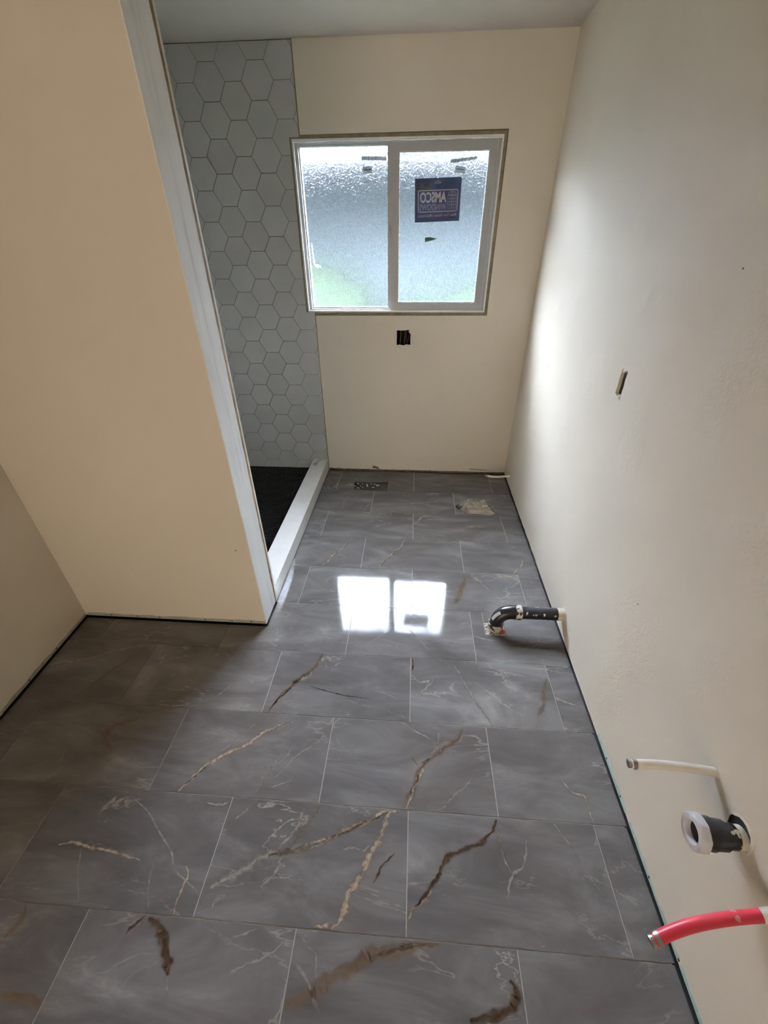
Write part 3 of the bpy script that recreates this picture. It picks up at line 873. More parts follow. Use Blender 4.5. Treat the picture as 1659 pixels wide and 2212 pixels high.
# black herringbone mosaic in the shower pan
ZS = 0.014
pan = struct(MB().box(-2.4422, -1.602, -1.553, 0.0022, -0.012, ZS - 0.0035).obj('floor_shower', M['blackgrout']))
W_, K_ = 0.0262, 3
bricks = {}
for iy in range(-1, 62):
    for ix in range(-1, 36):
        t = (ix - iy) % (2*K_)
        if t < K_: key = ('h', ix - t, iy)
        else: key = ('v', ix, iy - (2*K_ - 1 - t))
        bricks[key] = 1
camv = Vector(cam.location)
lst = []
for (o_, ix, iy) in bricks:
    w_, h_ = (K_*W_, W_) if o_ == 'h' else (W_, K_*W_)
    x0, y0 = -2.442 + ix*W_, -1.553 + iy*W_
    x1, y1 = x0 + w_, y0 + h_
    cx0, cx1, cy0, cy1 = max(x0, -2.441), min(x1, -1.6025), max(y0, -1.552), min(y1, 0.001)
    if cx1 - cx0 < 0.006 or cy1 - cy0 < 0.006: continue
    mx, my = (cx0+cx1)/2, (cy0+cy1)/2
    # seen from the camera past the end of the partition?
    tt = (-1.553 - camv.y) / (my - camv.y)
    seen = camv.x + (mx - camv.x) * tt > XP - 0.03
    lst.append((0 if seen else 1, (Vector((mx, my, 0)) - camv).length, cx0, cx1, cy0, cy1))
lst.sort()
mr_ = random.Random(5)
def chip_mesh(cx0, cx1, cy0, cy1, mb):
    e = 0.0011
    x0, x1, y0, y1 = cx0+e, cx1-e, cy0+e, cy1-e
    tx, ty = (mr_.random()-0.5)*0.05, (mr_.random()-0.5)*0.05
    mx, my = (x0+x1)/2, (y0+y1)/2
    c = 0.0016
    v, f = [], []
    for (a, b, z) in ((x0,y0,-0.004),(x1,y0,-0.004),(x1,y1,-0.004),(x0,y1,-0.004),(x0,y0,-0.0012),(x1,y0,-0.0012),(x1,y1,-0.0012),(x0,y1,-0.0012),
                      (x0+c,y0+c,0),(x1-c,y0+c,0),(x1-c,y1-c,0),(x0+c,y1-c,0)):
        v.append((a, b, ZS + z + (a-mx)*tx + (b-my)*ty))
    for b in (0, 4):
        for i in range(4):
            j = (i+1) % 4
            f.append((b+i, b+j, b+4+j, b+4+i))
    f.append((8,9,10,11))
    mb.add(v, f)
rest = MB()
for n_, (s_, d_, *r4) in enumerate(lst):
    if n_ < 290 and s_ == 0:
        mb = MB(); chip_mesh(*r4, mb); mb.obj('mosaic_tile', M['mosaic'], pan)
    else:
        chip_mesh(*r4, rest)
ro = rest.obj('mosaic_field', M['mosaic'], pan)
ro['kind'] = 'stuff'

# quartz curb
curb = empty('shower_curb', (-1.542, -0.78, 0))
tag(curb, 'long white quartz shower curb beside the black mosaic floor', 'curb')
MB().box(-1.602, XP - 0.0115, -1.5525, -0.0005, -0.011, 0.0878).obj('core', M['quartz'], curb)
MB().box(XP - 0.0112, XP, -1.5525, -0.0005, 0.001, 0.0878).obj('face_slab', M['quartz'], curb)
MB().box(-1.6045, XP + 0.0003, -1.5525, -0.0005, 0.0882, 0.1).obj('top_slab', M['quartz'], curb)
mk = MB()
ring = [(-1.568 + 0.0125*math.cos(a), -0.108 + 0.017*math.sin(a), 0.1004) for a in [2*math.pi*i/24 for i in range(25)]]
mk.tube(ring, 0.0026, 6)
mk.tube([(-1.564,-0.092,0.1004),(-1.557,-0.060,0.1004),(-1.551,-0.034,0.1004),(-1.548,-0.030,0.1004),(-1.530,-0.031,0.1004)], 0.0022, 6)
mk.obj('marker_sketch', M['pencil'], curb)

# crumpled strip of clear film along the foot of the curb
fv, ff = [], []
fr_ = random.Random(8)
nf = 40
for i in range(nf+1):
    y = -1.57 + 0.36 * i / nf
    w0 = 0.012 + 0.022 * math.sin(math.pi * i / nf) * (0.6 + 0.5*fr_.random())
    for q, (dx, z) in enumerate(((0.001, 0.020*math.sin(math.pi*i/nf)+0.001), (0.006, 0.006), (w0*0.6, 0.0015 + 0.008*fr_.random()), (w0, 0.0008))):
        fv.append((XP + 0.002 + dx, y, z + 0.002*fr_.random()))
for i in range(nf):
    for q in range(3):
        a = i*4+q
        ff.append((a, a+1, a+5, a+4))
film = mesh_obj('plastic_film', fv, ff, M['clear_plastic'], None, True)
tag(film, 'thin shiny strip of clear film at the near foot of the curb', 'film')

# ------------------------------------------------------------------ window
win = struct(empty('window_1', (-0.92, 0.03, 1.22)))
WX0, WX1, WZ0, WZ1 = -1.5300, -0.3160, 1.2265, 2.1315
bk = MB().ring(-1.5415, -0.2985, 1.2105, 2.1485, 0.0108, 0.0175, 0.0155, 0.0165, 0.0012, 0.012)
bk.obj('wood_buck', M['buck'], win)
MB().ring(WX0, WX1, WZ0, WZ1, 0.009, 0.009, 0.010, 0.009, -0.0022, 0.055).obj('liner', M['liner'], win)
# wavy bead of caulk along the head of the liner
bd = MB(); br_ = random.Random(3)
bd.tube([(WX0 + 0.004 + (WX1-WX0-0.008)*i/30, -0.001, WZ1 - 0.010 - 0.003*br_.random()) for i in range(31)], [0.003 + 0.002*br_.random() for i in range(31)], 8)
bd.obj('caulk_bead', M['liner'], win, True)
fm = MB().ring(WX0 + 0.009, WX1 - 0.009, WZ0 + 0.010, WZ1 - 0.009, 0.018, 0.016, 0.008, 0.009, 0.018, 0.085)
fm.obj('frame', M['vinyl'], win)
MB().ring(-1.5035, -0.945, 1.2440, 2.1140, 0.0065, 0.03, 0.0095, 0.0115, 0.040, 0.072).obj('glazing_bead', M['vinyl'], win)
MB().ring(-0.3425, -0.341, 1.2440, 2.1140, 0.0007, 0.0007, 0.001, 0.001, 0.0175, 0.03).obj('track_edge', M['liner'], win)
MB().box(-1.4972,-0.9748,0.0555,0.0605,1.2532,2.1028).obj('pane', M['glass'], win)
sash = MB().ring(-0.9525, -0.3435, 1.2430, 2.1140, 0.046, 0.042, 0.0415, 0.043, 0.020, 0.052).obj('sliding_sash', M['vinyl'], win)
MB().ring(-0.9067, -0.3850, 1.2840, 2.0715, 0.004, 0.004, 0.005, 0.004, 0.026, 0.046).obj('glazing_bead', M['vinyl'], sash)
MB().box(-0.9032,-0.3885,0.040,0.045,1.2885,2.0680).obj('pane', M['glass'], sash)
lt = MB()
lt.plate([(-0.950,1.715),(-0.9555,1.712),(-0.9565,1.704),(-0.9590,1.698),(-0.9590,1.686),(-0.9580,1.678),(-0.9550,1.670),(-0.9530,1.660),(-0.950,1.655)], [], back_fn, 0.012, 0.03)
lt.plate([(-0.9608,1.718),(-0.9622,1.722),(-0.9635,1.716),(-0.9640,1.700),(-0.9632,1.685),(-0.9585,1.682),(-0.9580,1.690),(-0.9612,1.694),(-0.9615,1.706)], [], back_fn, 0.014, 0.026)
lt.obj('latch', M['latch'], sash)

# outside the window: lawn, a low hedge and the darkened wall of the house next door
struct(MB().box(-14, 14, 0.3, 12, -0.75, -0.6).obj('ground_outside', M['lawn']))
wo = struct(MB().box(-14, 14, 4.3, 4.6, -0.6, 2.8).obj('wall_outside', M['siding']))
MB().box(-14, 14, 2.6, 4.9, 2.36, 2.74).obj('added_porch_roof', M['sky_block'], wo)  # added roof, shades the wall next door and blocks low sky
MB().add([(-14,2.6,2.741),(14,2.6,2.741),(14,4.9,2.741),(-14,4.9,2.741),(14,4.9,3.05),(-14,4.9,3.05)], [(0,3,2,1),(0,1,4,5),(2,3,5,4),(1,2,4),(0,5,3)]).obj('added_roof_slope', M['sky_block'], wo)  # added wedge, hides the bright sky band above the panes
MB().box(-6, 3, 0.131, 0.74, 2.52, 2.64).obj('added_eave', M['siding'], wall_back)  # added overhang, keeps steep sky light off the far floor
hv, hf = [], []
hr_ = random.Random(2)
nx, ny = 60, 12
def hedge_top(x): return 1.02 + 0.16*math.sin(x*1.7+0.6) + 0.07*math.sin(x*5.1) + (0.30 if x < -1.55 else 0) - (0.35 if -1.5 < x < -0.9 else 0)
for i in range(nx+1):
    x = -6 + 11*i/nx
    top = hedge_top(x)
    for j in range(ny+1):
        a = math.pi * j / ny
        hv.append((x + 0.05*(hr_.random()-0.5), 3.75 - 0.40*math.cos(a) + 0.08*(hr_.random()-0.5), -0.6 + (top+0.6)*min(1, 1.25*math.sin(a)) + 0.07*(hr_.random()-0.5)))
for i in range(nx):
    for j in range(ny):
        a = i*(ny+1)+j
        hf.append((a, a+1, a+ny+2, a+ny+1))
hedge = mesh_obj('hedge', hv, hf, M['hedge'], None, True)
tag(hedge, 'low green hedge blurred behind the bottom of the obscure window glass', 'hedge')

# ------------------------------------------------------------------ stickers on the panes
def fit_text(body, u0, u1, v0, v1, place, mirror=True, bold=0.0):
    cu = bpy.data.curves.new('lettering', 'FONT')
    cu.body = body
    cu.offset = bold
    cu.resolution_u = 3
    to = bpy.data.objects.new('lettering', cu)
    COL.objects.link(to)
    dg = bpy.context.evaluated_depsgraph_get()
    me = bpy.data.meshes.new_from_object(to.evaluated_get(dg))
    bpy.data.objects.remove(to); bpy.data.curves.remove(cu)
    xs = [v.co.x for v in me.vertices]; ys = [v.co.y for v in me.vertices]
    ax, bx, ay, by = min(xs), max(xs), min(ys), max(ys)
    v = []
    for q in me.vertices:
        s = (q.co.x - ax) / (bx - ax); t = (q.co.y - ay) / (by - ay)
        if mirror: s = 1 - s
        v.append(place(u0 + (u1-u0)*s, v1 + (v0-v1)*t))
    f = [tuple(p_.vertices) for p_ in me.polygons]
    bpy.data.meshes.remove(me)
    return v, f

ST = {'tl': (-0.8105, 1.9475), 'tr': (-0.5325, 1.9525), 'br': (-0.5300, 1.7390), 'bl': (-0.8045, 1.7320)}
def st_place(y):
    def pl(u, v):                               # u right, v down, both 0..1
        x = (ST['tl'][0]*(1-u) + ST['tr'][0]*u)*(1-v) + (ST['bl'][0]*(1-u) + ST['br'][0]*u)*v
        z = (ST['tl'][1]*(1-u) + ST['tr'][1]*u)*(1-v) + (ST['bl'][1]*(1-u) + ST['br'][1]*u)*v
        return (x, y, z)
    return pl
def st_rects(rects, y):
    pl = st_place(y); mb = MB()
    for (a, b, c, d) in rects:
        mb.add([pl(a, d), pl(b, d), pl(b, c), pl(a, c)], [(0,1,2,3)])
    return mb
stk = empty('window_sticker', (-0.67, 0.036, 1.73)); 
tag(stk, 'square navy window maker sticker with mirrored white lettering on the sliding pane', 'sticker')
pl0 = st_place(0.0372)
MB().plate([(0,1),(1,1),(1,0),(0,0)], [], lambda u, v, d: (pl0(u, v)[0], 0.0368 + d, pl0(u, v)[2]), 0.0, 0.0006).obj('backing', M['st_blue'], stk)
pl = st_place(0.0362)
st_rects([(0.02,0.37,0.115,0.285)], 0.0365).obj('grey_patch', M['st_grey'], stk)
for r4_ in ((0.20,0.30,0.125,0.185), (0.77,0.90,0.865,0.925), (0.63,0.645,0.875,0.93), (0.665,0.68,0.875,0.93), (0.14,0.22,0.205,0.215), (0.14,0.27,0.235,0.245)):
    st_rects([r4_], 0.0363).obj('black_print', M['st_black'], stk)
for i in range(8):
    st_rects([(0.03,0.065,0.30+0.045*i,0.312+0.045*i)], 0.0363).obj('black_print', M['st_black'], stk)
MB().plate([(0.035,0.245),(0.035,0.15),(0.05,0.125),(0.09,0.125),(0.105,0.15),(0.105,0.245)], [[(0.055,0.215),(0.055,0.155),(0.085,0.155),(0.085,0.215)]], lambda u, v, d: (st_place(0)(u, v)[0], 0.0362 + d, st_place(0)(u, v)[2]), 0.0, 0.0002).obj('padlock_print', M['st_black'], stk)
ink = MB()
def rbox(u0, u1, v0, v1, r_, w_, asp):
    ctr = []
    for (cu, cv, a0) in ((u1-r_, v0+r_*asp, -90), (u1-r_, v1-r_*asp, 0), (u0+r_, v1-r_*asp, 90), (u0+r_, v0+r_*asp, 180)):
        for i in range(6):
            a = R(a0 + 90*i/5)
            ctr.append((cu, cv, math.cos(a), math.sin(a)))
    o_ = [pl(c[0]+c[2]*r_, c[1]+c[3]*r_*asp) for c in ctr]
    i_ = [pl(c[0]+c[2]*(r_-w_), c[1]+c[3]*(r_-w_)*asp) for c in ctr]
    n = len(ctr)
    ink.add(o_ + i_, [(k, (k+1)%n, n+(k+1)%n, n+k) for k in range(n)])
rbox(0.065, 0.945, 0.262, 0.772, 0.045, 0.017, 1.3)
ink.add(*fit_text('AMSCO', 0.112, 0.692, 0.305, 0.555, pl, bold=0.036))
ink.add(*fit_text('WINDOWS', 0.105, 0.690, 0.585, 0.725, pl, bold=-0.004))
ink.add(*fit_text('Make Your House a Masterpiece.', 0.055, 0.925, 0.812, 0.905, pl, bold=0.006))
ink.add(*fit_text('AMSCO', 0.435, 0.555, 0.105, 0.128, pl, bold=0.02))
def line(a, b, w_):
    pa, pb = Vector(pl(*a)), Vector(pl(*b))
    d = (pb - pa); d.normalize(); n = Vector((-d.z, 0, d.x)) * w_ / 2
    ink.add([pa+n, pb+n, pb-n, pa-n], [(0,1,2,3)])
line((0.425,0.112),(0.495,0.060),0.0022); line((0.495,0.060),(0.565,0.112),0.0022)
wu0, wu1, wv0, wv1, wmid = 0.725, 0.905, 0.315, 0.700, 0.405
for u in (wu0, 0.770, 0.807, 0.823, 0.862, wu1): line((u, wmid), (u, wv1), 0.0016)
for v in (wmid, 0.475, 0.545, 0.615, wv1): line((wu0, v), (wu1, v), 0.0016)
arc = [(0.815 - 0.085*math.cos(math.pi*i/14), 0.392 - 0.088*math.sin(math.pi*i/14)) for i in range(15)]
for a, b in zip(arc, arc[1:]): line(a, b, 0.0018)
line((0.73,0.392),(0.90,0.392),0.0018); line((0.808,0.392),(0.808,0.306),0.0014); line((0.822,0.392),(0.822,0.306),0.0014)
line((0.815,0.392),(0.762,0.330),0.0012); line((0.815,0.392),(0.868,0.330),0.0012)
ink.obj('white_print', M['st_white'], stk)

def label(name, quad, y, mat, lab, marks):
    o = empty(name, (sum(q[0] for q in quad)/4, y, min(q[1] for q in quad)))
    tag(o, lab, 'sticker', 'small grey labels on the window glass')
    MB().plate(quad, [], lambda u, v, d: (u, y + d, v), 0.0, 0.0005).obj('paper', mat, o)
    (ax, az), (bx, bz), (cx_, cz_), (dx_, dz_) = quad    # tl, tr, br, bl
    mb = MB()
    for (u0, u1, v0, v1) in marks:
        def P_(u, v): return ((ax*(1-u)+bx*u)*(1-v) + (dx_*(1-u)+cx_*u)*v, y - 0.0004, (az*(1-u)+bz*u)*(1-v) + (dz_*(1-u)+cz_*u)*v)
        mb.add([P_(u0,v1), P_(u1,v1), P_(u1,v0), P_(u0,v0)], [(0,1,2,3)])
    mb.obj('print', M['lab_ink'], o)
dash = [(0.04,0.07,0.2,0.7),(0.10,0.14,0.15,0.3),(0.12,0.14,0.3,0.8),(0.18,0.20,0.2,0.8),(0.20,0.24,0.2,0.35),(0.27,0.30,0.15,0.85),(0.30,0.34,0.65,0.85),(0.38,0.40,0.5,0.7),(0.43,0.45,0.15,0.8),(0.50,0.53,0.5,0.65),(0.56,0.58,0.2,0.8),(0.58,0.62,0.2,0.35)]
sqm = [(0.15,0.85,0.38,0.55)]
label('window_label', [(-1.133,2.058),(-0.9835,2.054),(-0.983,2.0355),(-1.131,2.0385)], 0.0520, M['lab_grey'], 'long grey date label at the top of the fixed left window pane', dash)
label('window_label', [(-1.128,2.008),(-1.069,2.0115),(-1.068,1.9795),(-1.1265,1.975)], 0.0520, M['lab_grey'], 'small square grey label below the long one on the left pane', sqm)
label('window_label', [(-0.607,2.0315),(-0.455,2.0445),(-0.4535,2.0295),(-0.605,2.0145)], 0.0365, M['lab_grey'], 'long tilted grey date label at the top of the right sliding pane', dash)
label('window_label', [(-0.573,2.0045),(-0.514,1.997),(-0.518,1.966),(-0.578,1.9745)], 0.0365, M['lab_grey'], 'small square tilted grey label above the navy sticker', sqm)
gt = MB().plate([(-0.737,1.6525),(-0.720,1.6555),(-0.700,1.6545),(-0.6585,1.647),(-0.690,1.639),(-0.715,1.6335),(-0.736,1.6285)], [], back_fn, 0.0362, 0.0368).obj('tape_scrap', M['tape_green'])
tag(gt, 'pointed scrap of green tape on the right pane under the navy sticker', 'tape')
rs = MB().plate([(-1.478,1.628),(-1.472,1.629),(-1.469,1.560),(-1.462,1.510),(-1.440,1.508),(-1.425,1.500),(-1.421,1.482),(-1.430,1.494),(-1.448,1.490),(-1.462,1.497),(-1.474,1.515)], [], back_fn, 0.0515, 0.0522).obj('tape_residue', M['residue'])
tag(rs, 'curled white tape residue at the left edge of the left pane', 'tape')

# ------------------------------------------------------------------ open electrical boxes
ob = empty('outlet_box', (-0.86, 0.05, 1.0))
tag(ob, 'dark rough outlet opening torn in the wall below the window', 'outlet')
b_ = MB()
b_.box(-0.92,-0.80,0.078,0.082,1.0,1.12); b_.box(-0.92,-0.917,0.0125,0.078,1.0,1.12); b_.box(-0.803,-0.80,0.0125,0.078,1.0,1.12); b_.box(-0.92,-0.80,0.0125,0.078,1.0,1.003); b_.box(-0.92,-0.80,0.0125,0.078,1.117,1.12)
b_.obj('box', M['cavity'], ob)
for x, m_, dx in ((-0.884,'wire_grey',0.002),(-0.853,'wire_grey',0.004),(-0.838,'wire_red',-0.004),(-0.829,'wire_red',0.010)):
    MB().tube(catmull([(x, 0.05, 1.116), (x+dx, 0.030, 1.085), (x+dx*0.3, 0.026, 1.05), (x-dx, 0.04, 1.012)], 6), 0.0028, 8).obj('wire', M[m_], ob, True)
sb = empty('wall_opening', (0.03, -1.54, 1.1))
tag(sb, 'narrow torn opening in the right wall showing a grey stud', 'opening')
MB().box(-0.0028, 0.05, -1.541, -1.49, 1.05, 1.30).obj('stud', M['stud'], sb)
MB().box(0.05, 0.055, -1.60, -1.49, 1.05, 1.30).obj('backing', M['cavity'], sb)
MB().box(-0.0028, 0.05, -1.602, -1.598, 1.05, 1.30).obj('side', M['cavity'], sb)

# ------------------------------------------------------------------ soil pipe of the toilet
sp_ = empty('soil_pipe', (-0.33, -1.675, 0))
tag(sp_, 'black elbow waste pipe rising from the floor into the right wall', 'pipe')
PZ, PY = 0.108, -1.668
XC = -0.236
MB().tube([(-0.052, PY, PZ), (XC, PY, PZ)], 0.0302, 28).obj('straight_pipe', M['abs'], sp_, True)
MB().tube([(0.02, PY, PZ), (-0.053, PY, PZ)], 0.0308, 28).obj('painted_end', M['abs_paint'], sp_, True)
MB().tube([(XC+0.016, PY, PZ), (XC+0.012, PY, PZ), (XC-0.014, PY, PZ), (XC-0.017, PY, PZ)], [0.031, 0.0365, 0.0365, 0.031], 28).obj('coupling', M['abs_ring'], sp_, True)
elb = [(XC-0.012, PY, PZ), (XC-0.03, PY, PZ)]
for i in range(1, 13):
    a = R(90*i/12)
    elb.append((XC-0.03 - 0.066*math.sin(a), PY, PZ - 0.066*(1-math.cos(a))))
elb.append((XC-0.096, PY, PZ-0.09))
MB().tube(elb, 0.0335, 28).obj('elbow', M['abs_clean'], sp_, True)
MB().tube([(XC-0.096, PY, 0.034), (XC-0.096, PY, 0.030), (XC-0.096, PY, 0.0), (XC-0.096, PY, -0.010)], [0.034, 0.0375, 0.0375, 0.0375], 28).obj('collar', M['abs_ring'], sp_, True)
st_ = MB()
av, af = [], []
for i in range(5):
    for j in range(4):
        th = R(38 + 9*i); ph = R(-70 + 13*j)       # along the bend, round the pipe
        c = Vector((XC-0.03 - 0.066*math.sin(th), PY, PZ - 0.066*(1-math.cos(th))))
        outv = Vector((-math.sin(th), 0, math.cos(th)))
        sd_ = Vector((0, -1, 0))
        av.append(c + (outv*math.cos(ph+1.0) + sd_*math.sin(0.25+0.22*j)) .normalized() * 0.0340)
for i in range(4):
    for j in range(3):
        a = i*4+j; af.append((a, a+1, a+5, a+4))
st_.add(av, af); st_.obj('barcode_label', M['nut'], sp_)
fl = empty('floor_patch', (-0.334, -1.68, -0.012))
tag(fl, 'speckled white floor cut-out around the foot of the black waste pipe', 'patch')
MB().box(-0.3835, -0.285, -1.7205, -1.641, -0.0118, -0.003).obj('bed', M['flange_patch'], fl)
fr2 = random.Random(6)
for i in range(5):
    x, y = -0.292 - 0.022*fr2.random(), -1.716 + 0.02*fr2.random()
    MB().plate([(x-0.006,y-0.003),(x+0.005,y-0.004),(x+0.006,y+0.004),(x-0.004,y+0.005)], [], lambda u, v, d: (u, v, d), 0.004+0.003*i*0.5, 0.0005).obj('red_scrap', M['red_scrap'], fl)

# torn collars where pipes leave the wall
def wall_collar(y, z, r_in, r_out, name, mat, parent, seed, dark=False):
    r_ = random.Random(seed)
    n = 22
    mb = MB()
    o_, i_ = [], []
    for k in range(n):
        a = 2*math.pi*k/n
        ro_ = r_out * (0.9 + 0.25*r_.random())
        o_.append((y + ro_*math.cos(a), z + ro_*math.sin(a)))
        i_.append((y + r_in*math.cos(a), z + r_in*math.sin(a)))
    mb.plate(o_, [i_], right_fn, -0.002, 0.001)
    return mb.obj(name, mat, parent)
wall_collar(PY, PZ, 0.0312, 0.037, 'torn_rim', M['white_scrape'], sp_, 41)

# ------------------------------------------------------------------ supply stubs and drain of the future vanity
def pex(name, pts, rad, mat, lab, ring_at):
    o = empty(name, pts[0])
    tag(o, lab, 'pipe')
    path = catmull(pts, 8)
    MB().tube(path, rad, 20).obj('tube', mat, o, True)
    a, b = Vector(path[-1]), Vector(path[-2])
    d = (a - b).normalized()
    MB().tube([a - d*0.012, a - d*0.0115, a - d*0.003, a - d*0.0025], [rad, rad*1.16, rad*1.16, rad], 20).obj('crimp_ring', M['crimp'], o, True)
    sd_ = Vector((0, -0.5, -0.85)); sd_ = (sd_ - d*sd_.dot(d)).normalized()
    e = a - d*0.0075 + sd_*rad*1.15
    MB().tube([e - d*0.003, e + d*0.003], 0.0035, 4).obj('crimp_ear', M['crimp'], o)
    MB().tube([a - d*0.001, a + d*0.004, a + d*0.008, a + d*0.009], [rad*0.8, rad*0.98, rad*0.98, rad*0.8], 20).obj('plug', M['crimp'], o, True)
    return o
wp = pex('supply_pipe', [(0.02,-2.578,0.545),(-0.03,-2.578,0.547),(-0.10,-2.575,0.552),(-0.16,-2.571,0.548),(-0.2165,-2.568,0.5395)], 0.0104, M['pex_white'], 'slim cream supply pipe sticking out above the drain nut', 1)
wall_collar(-2.578, 0.5465, 0.0112, 0.0135, 'torn_rim', M['white_scrape'], wp, 42)
rp = pex('supply_pipe', [(0.02,-2.818,0.520),(-0.03,-2.822,0.518),(-0.072,-2.8245,0.5075),(-0.130,-2.831,0.502),(-0.188,-2.8405,0.4945),(-0.235,-2.8515,0.4835),(-0.2765,-2.8645,0.4690)], 0.0113, M['pex_red'], 'red supply pipe stub at the lower right with paint smears', 1)
MB().tube([(0.0,-2.8195,0.5195),(-0.03,-2.822,0.518),(-0.055,-2.8235,0.5125),(-0.066,-2.8243,0.5090),(-0.070,-2.8245,0.5080)], [0.0135,0.0132,0.0128,0.0125,0.0113], 20).obj('paint_sleeve', M['pex_white'], rp, True)
cp = pex('supply_pipe', [(0.01,-0.205,0.088),(-0.03,-0.205,0.086),(-0.09,-0.203,0.078),(-0.14,-0.200,0.077),(-0.183,-0.196,0.0815)], 0.0085, M['pex_white'], 'short white supply pipe low in the far right corner', 1)
wall_collar(-0.205, 0.0865, 0.009, 0.0105, 'torn_rim', M['raw_drywall'], cp, 44)

DY, DZ = -2.700, 0.512
dr = empty('drain_stub', (-0.03, DY, DZ))
tag(dr, 'black drain stub with a white slip nut on the right wall', 'drain')
ax_ = Vector((-1, 0.03, 0.045)).normalized()
base = Vector((0.03, DY, DZ))
def along(t): return tuple(base + ax_ * t)
MB().tube([along(0.0), along(0.090)], 0.0242, 28).obj('painted_pipe', M['abs_paint'], dr, True)
MB().tube([along(0.076), along(0.078), along(0.100), along(0.101)], [0.0242, 0.0252, 0.0264, 0.0264], 28).obj('speckled_pipe', M['abs'], dr, True)
MB().tube([along(0.098), along(0.0995), along(0.126), along(0.1265), along(0.144), along(0.145)], [0.026, 0.0300, 0.0312, 0.0332, 0.0332, 0.030], 28).obj('adapter', M['abs_clean'], dr, True)
# octagonal slip nut, hollow
nv, nf_ = [], []
e1 = ax_.cross(Vector((0,0,1))).normalized(); e2 = ax_.cross(e1)
sg = 48
prof = [(0.146,0.030),(0.1475,0.0375),(0.1625,0.0372),(0.1665,0.034),(0.1672,0.0245),(0.163,0.0215),(0.14,0.0210)]
for (t, r_) in prof:
    for k in range(sg):
        a = 2*math.pi*k/sg
        rr = r_ * (1 + (0.035 if (k % 6) in (0, 5) else 0.0) * (1 if r_ > 0.034 else 0))
        nv.append(base + ax_*t + (e1*math.cos(a) + e2*math.sin(a))*rr)
for i in range(len(prof)-1):
    for k in range(sg):
        k2 = (k+1) % sg
        nf_.append((i*sg+k, i*sg+k2, (i+1)*sg+k2, (i+1)*sg+k))
nm = MB().add(nv, nf_)
nm.obj('slip_nut', M['nut'], dr, True)
MB().tube([along(0.12), along(0.1535)], 0.0212, 24).obj('bore', M['cavity'], dr, True)
# dark gap and torn paint round the drain
n = 20; o_, i_ = [], []
r_ = random.Random(12)
for k in range(n):
    a = 2*math.pi*k/n
    o_.append((DY + 0.010 + 0.033*(0.92+0.16*r_.random())*math.cos(a), DZ + 0.006 + 0.034*(0.92+0.16*r_.random())*math.sin(a)))
MB().plate(o_, [], right_fn, -0.0006, 0.0005).obj('dark_gap', M['cavity'], dr)
o2, i2 = [], []
for (a, b) in o_:
    dx_, dz_ = a - DY - 0.010, b - DZ - 0.006
    L = math.hypot(dx_, dz_)
    k_ = 1 + (0.003 + 0.003*r_.random())/L
    o2.append((DY + 0.010 + dx_*k_, DZ + 0.006 + dz_*k_))
MB().plate(o2, [o_], right_fn, -0.0028, 0.0005).obj('torn_rim', M['white_scrape'], dr)

# ------------------------------------------------------------------ floor vent cut-out with plaster chips
vent = empty('floor_vent', (-1.094, -0.26, -0.05))
tag(vent, 'open rectangular floor vent hole near the window wall', 'vent')
vb = MB()
vb.box(-1.24,-0.947,-0.342,-0.178,-0.0118,-0.0113)
vb.obj('duct_floor', M['duct'], vent)
MB().box(-0.9575,-0.9545,-0.333,-0.187,-0.0113,-0.0015).obj('lip', M['raw_drywall'], vent)
cr_ = random.Random(14)
chips = [(-1.205,-0.222,.020,.004),(-1.168,-0.222,.008,.005),(-1.222,-0.262,.018,.006),(-1.195,-0.292,.022,.007),(-1.178,-0.258,.006,.006),(-1.160,-0.280,.009,.008),(-1.128,-0.238,.014,.009),(-1.124,-0.258,.012,.007),
         (-1.095,-0.219,.010,.003),(-1.070,-0.222,.012,.003),(-1.078,-0.277,.024,.004),(-1.045,-0.244,.020,.010),(-1.030,-0.240,.010,.004)]
for (x, y, a, b) in chips:
    n = 7
    an = cr_.random()*1.2-0.6
    pts = []
    for k in range(n):
        t = 2*math.pi*k/n
        q = 0.75 + 0.4*cr_.random()
        ux, uy = a*0.62*q*math.cos(t), b*0.9*q*math.sin(t)
        pts.append((x + ux*math.cos(an) - uy*math.sin(an), y + ux*math.sin(an) + uy*math.cos(an)))
    c = MB().plate(pts, [], lambda u, v, d: (u, v, d), -0.0050 + 0.002*cr_.random(), -0.0113, inset=0.001).obj('plaster_chip', M['plaster_chip'])
    tag(c, 'white plaster chip lying in the dark floor vent hole', 'plaster chip', 'plaster chips in the floor vent')

# ------------------------------------------------------------------ crumpled rag
rag_c = Vector((-0.305, -0.575, 0.0))
nu, nv_ = 84, 60
ol = [(-0.137,0.045),(-0.112,0.070),(-0.085,0.088),(-0.050,0.090),(-0.030,0.078),(0.0,0.080),(0.025,0.068),(0.055,0.040),(0.085,0.010),(0.112,-0.018),(0.137,-0.040),(0.118,-0.058),(0.092,-0.068),
      (0.045,-0.062),(0.005,-0.058),(-0.045,-0.056),(-0.072,-0.044),(-0.085,-0.026),(-0.110,-0.010),(-0.132,0.006),(-0.139,0.026)]
rr = random.Random(17)
def ray_r(an):
    best = 0.02
    c, s = math.cos(an), math.sin(an)
    for i in range(len(ol)):
        (x1, y1), (x2, y2) = ol[i], ol[(i+1) % len(ol)]
        den = c*(y2-y1) - s*(x2-x1)
        if abs(den) < 1e-12: continue
        t = (x1*(y2-y1) - y1*(x2-x1)) / den
        u = (x1*s - y1*c) / den
        if t > 0 and -1e-6 <= u <= 1+1e-6: best = t
    return best
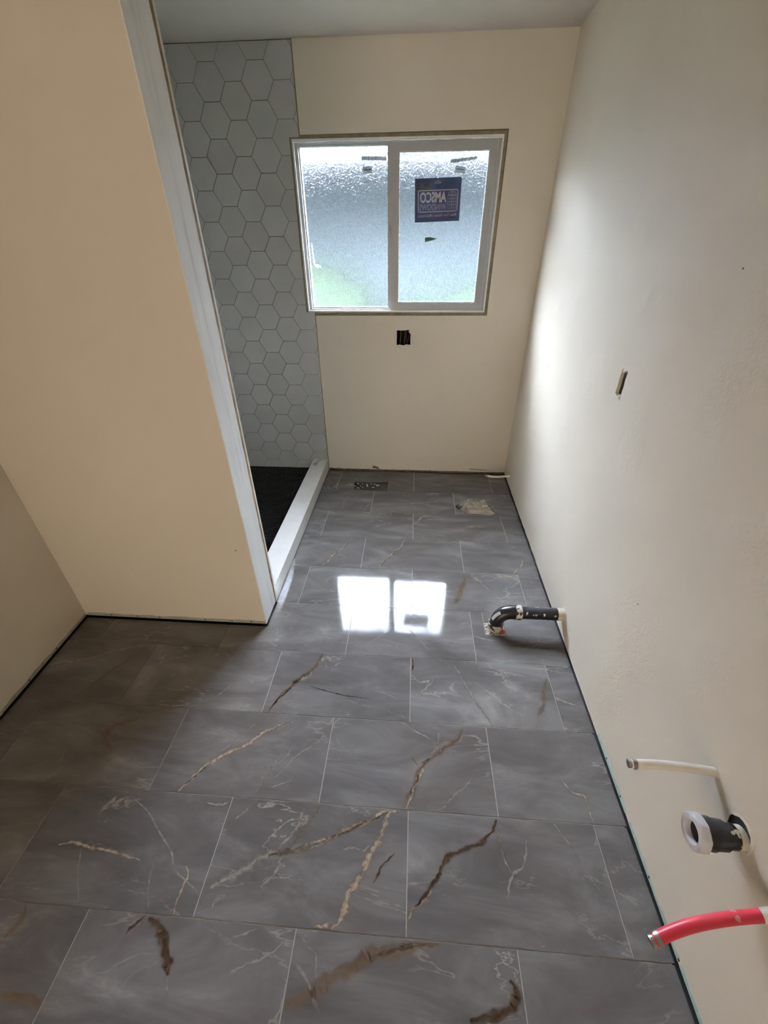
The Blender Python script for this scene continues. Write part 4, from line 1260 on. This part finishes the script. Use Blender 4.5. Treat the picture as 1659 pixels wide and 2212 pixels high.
folds = [((-0.06,-0.03),(0.09,-0.035),0.012,0.010),((-0.06,0.01),(0.05,0.0),0.016,0.012),((-0.03,0.045),(0.075,-0.01),0.018,0.009),((-0.05,0.06),(0.02,0.055),0.016,0.012),
         ((0.02,0.04),(0.10,-0.03),0.012,0.008),((0.0,0.03),(0.08,-0.045),0.010,0.007),((-0.11,0.06),(-0.06,0.07),0.012,0.010),((-0.075,0.02),(-0.07,-0.04),0.014,0.014),((-0.13,0.04),(-0.125,0.0),0.012,0.006),
         ((0.03,-0.05),(0.10,-0.055),0.006,0.008)]
def seg_d(p_, a, b):
    ax, ay = a; bx, by = b
    t = ((p_[0]-ax)*(bx-ax) + (p_[1]-ay)*(by-ay)) / ((bx-ax)**2 + (by-ay)**2)
    t = min(1, max(0, t))
    return math.hypot(p_[0]-ax-(bx-ax)*t, p_[1]-ay-(by-ay)*t)
def rag_h(x, y, s):
    base = 0.034 * (1 - s**3.0)
    h = base
    for a, b, hh, ww in folds:
        d = seg_d((x, y), a, b) + 0.002*math.sin(90*x + 40*y)
        h += 1.6 * hh * math.exp(-(d/(ww*0.68))**2)
    h += 0.0035*math.sin(x*200 + y*120 + 5*math.sin(y*60)) * (1-s) + 0.0018*math.sin((x*0.6+y)*330)*(1-s)
    hol = math.exp(-(((x+0.100)/0.024)**2 + ((y-0.026)/0.026)**2))     # hollow at the stained end
    h -= 0.034*hol
    return max(0.0015, h * min(1, (1-s)*7 + 0.12))
v, f = [(rag_c.x*0, 0, rag_h(0, 0, 0))], []
for i in range(1, nv_+1):
    s = i / nv_
    for k in range(nu):
        an = 2*math.pi*k/nu
        r_ = ray_r(an) * s
        x, y = r_*math.cos(an), r_*math.sin(an)
        v.append((x, y, rag_h(x, y, s)))
for k in range(nu):
    f.append((0, 1+k, 1+(k+1) % nu))
for i in range(nv_-1):
    for k in range(nu):
        a, b = 1+i*nu+k, 1+i*nu+(k+1) % nu
        f.append((a, a+nu, b+nu, b))
n0 = len(v)
for k in range(nu):                                                      # turned-under hem
    q = v[1+(nv_-1)*nu+k]
    v.append((q[0]*0.97, q[1]*0.97, 0.0003))
for k in range(nu):
    a, b = 1+(nv_-1)*nu+k, 1+(nv_-1)*nu+(k+1) % nu
    f.append((a, n0+k, n0+(k+1) % nu, b))
f.append(tuple(reversed([n0+k for k in range(nu)])))
rag = mesh_obj('rag', v, f, M['cloth'], None, True)
rag.location = rag_c
tag(rag, 'crumpled beige rag with a brown stain lying on the dark floor', 'rag')
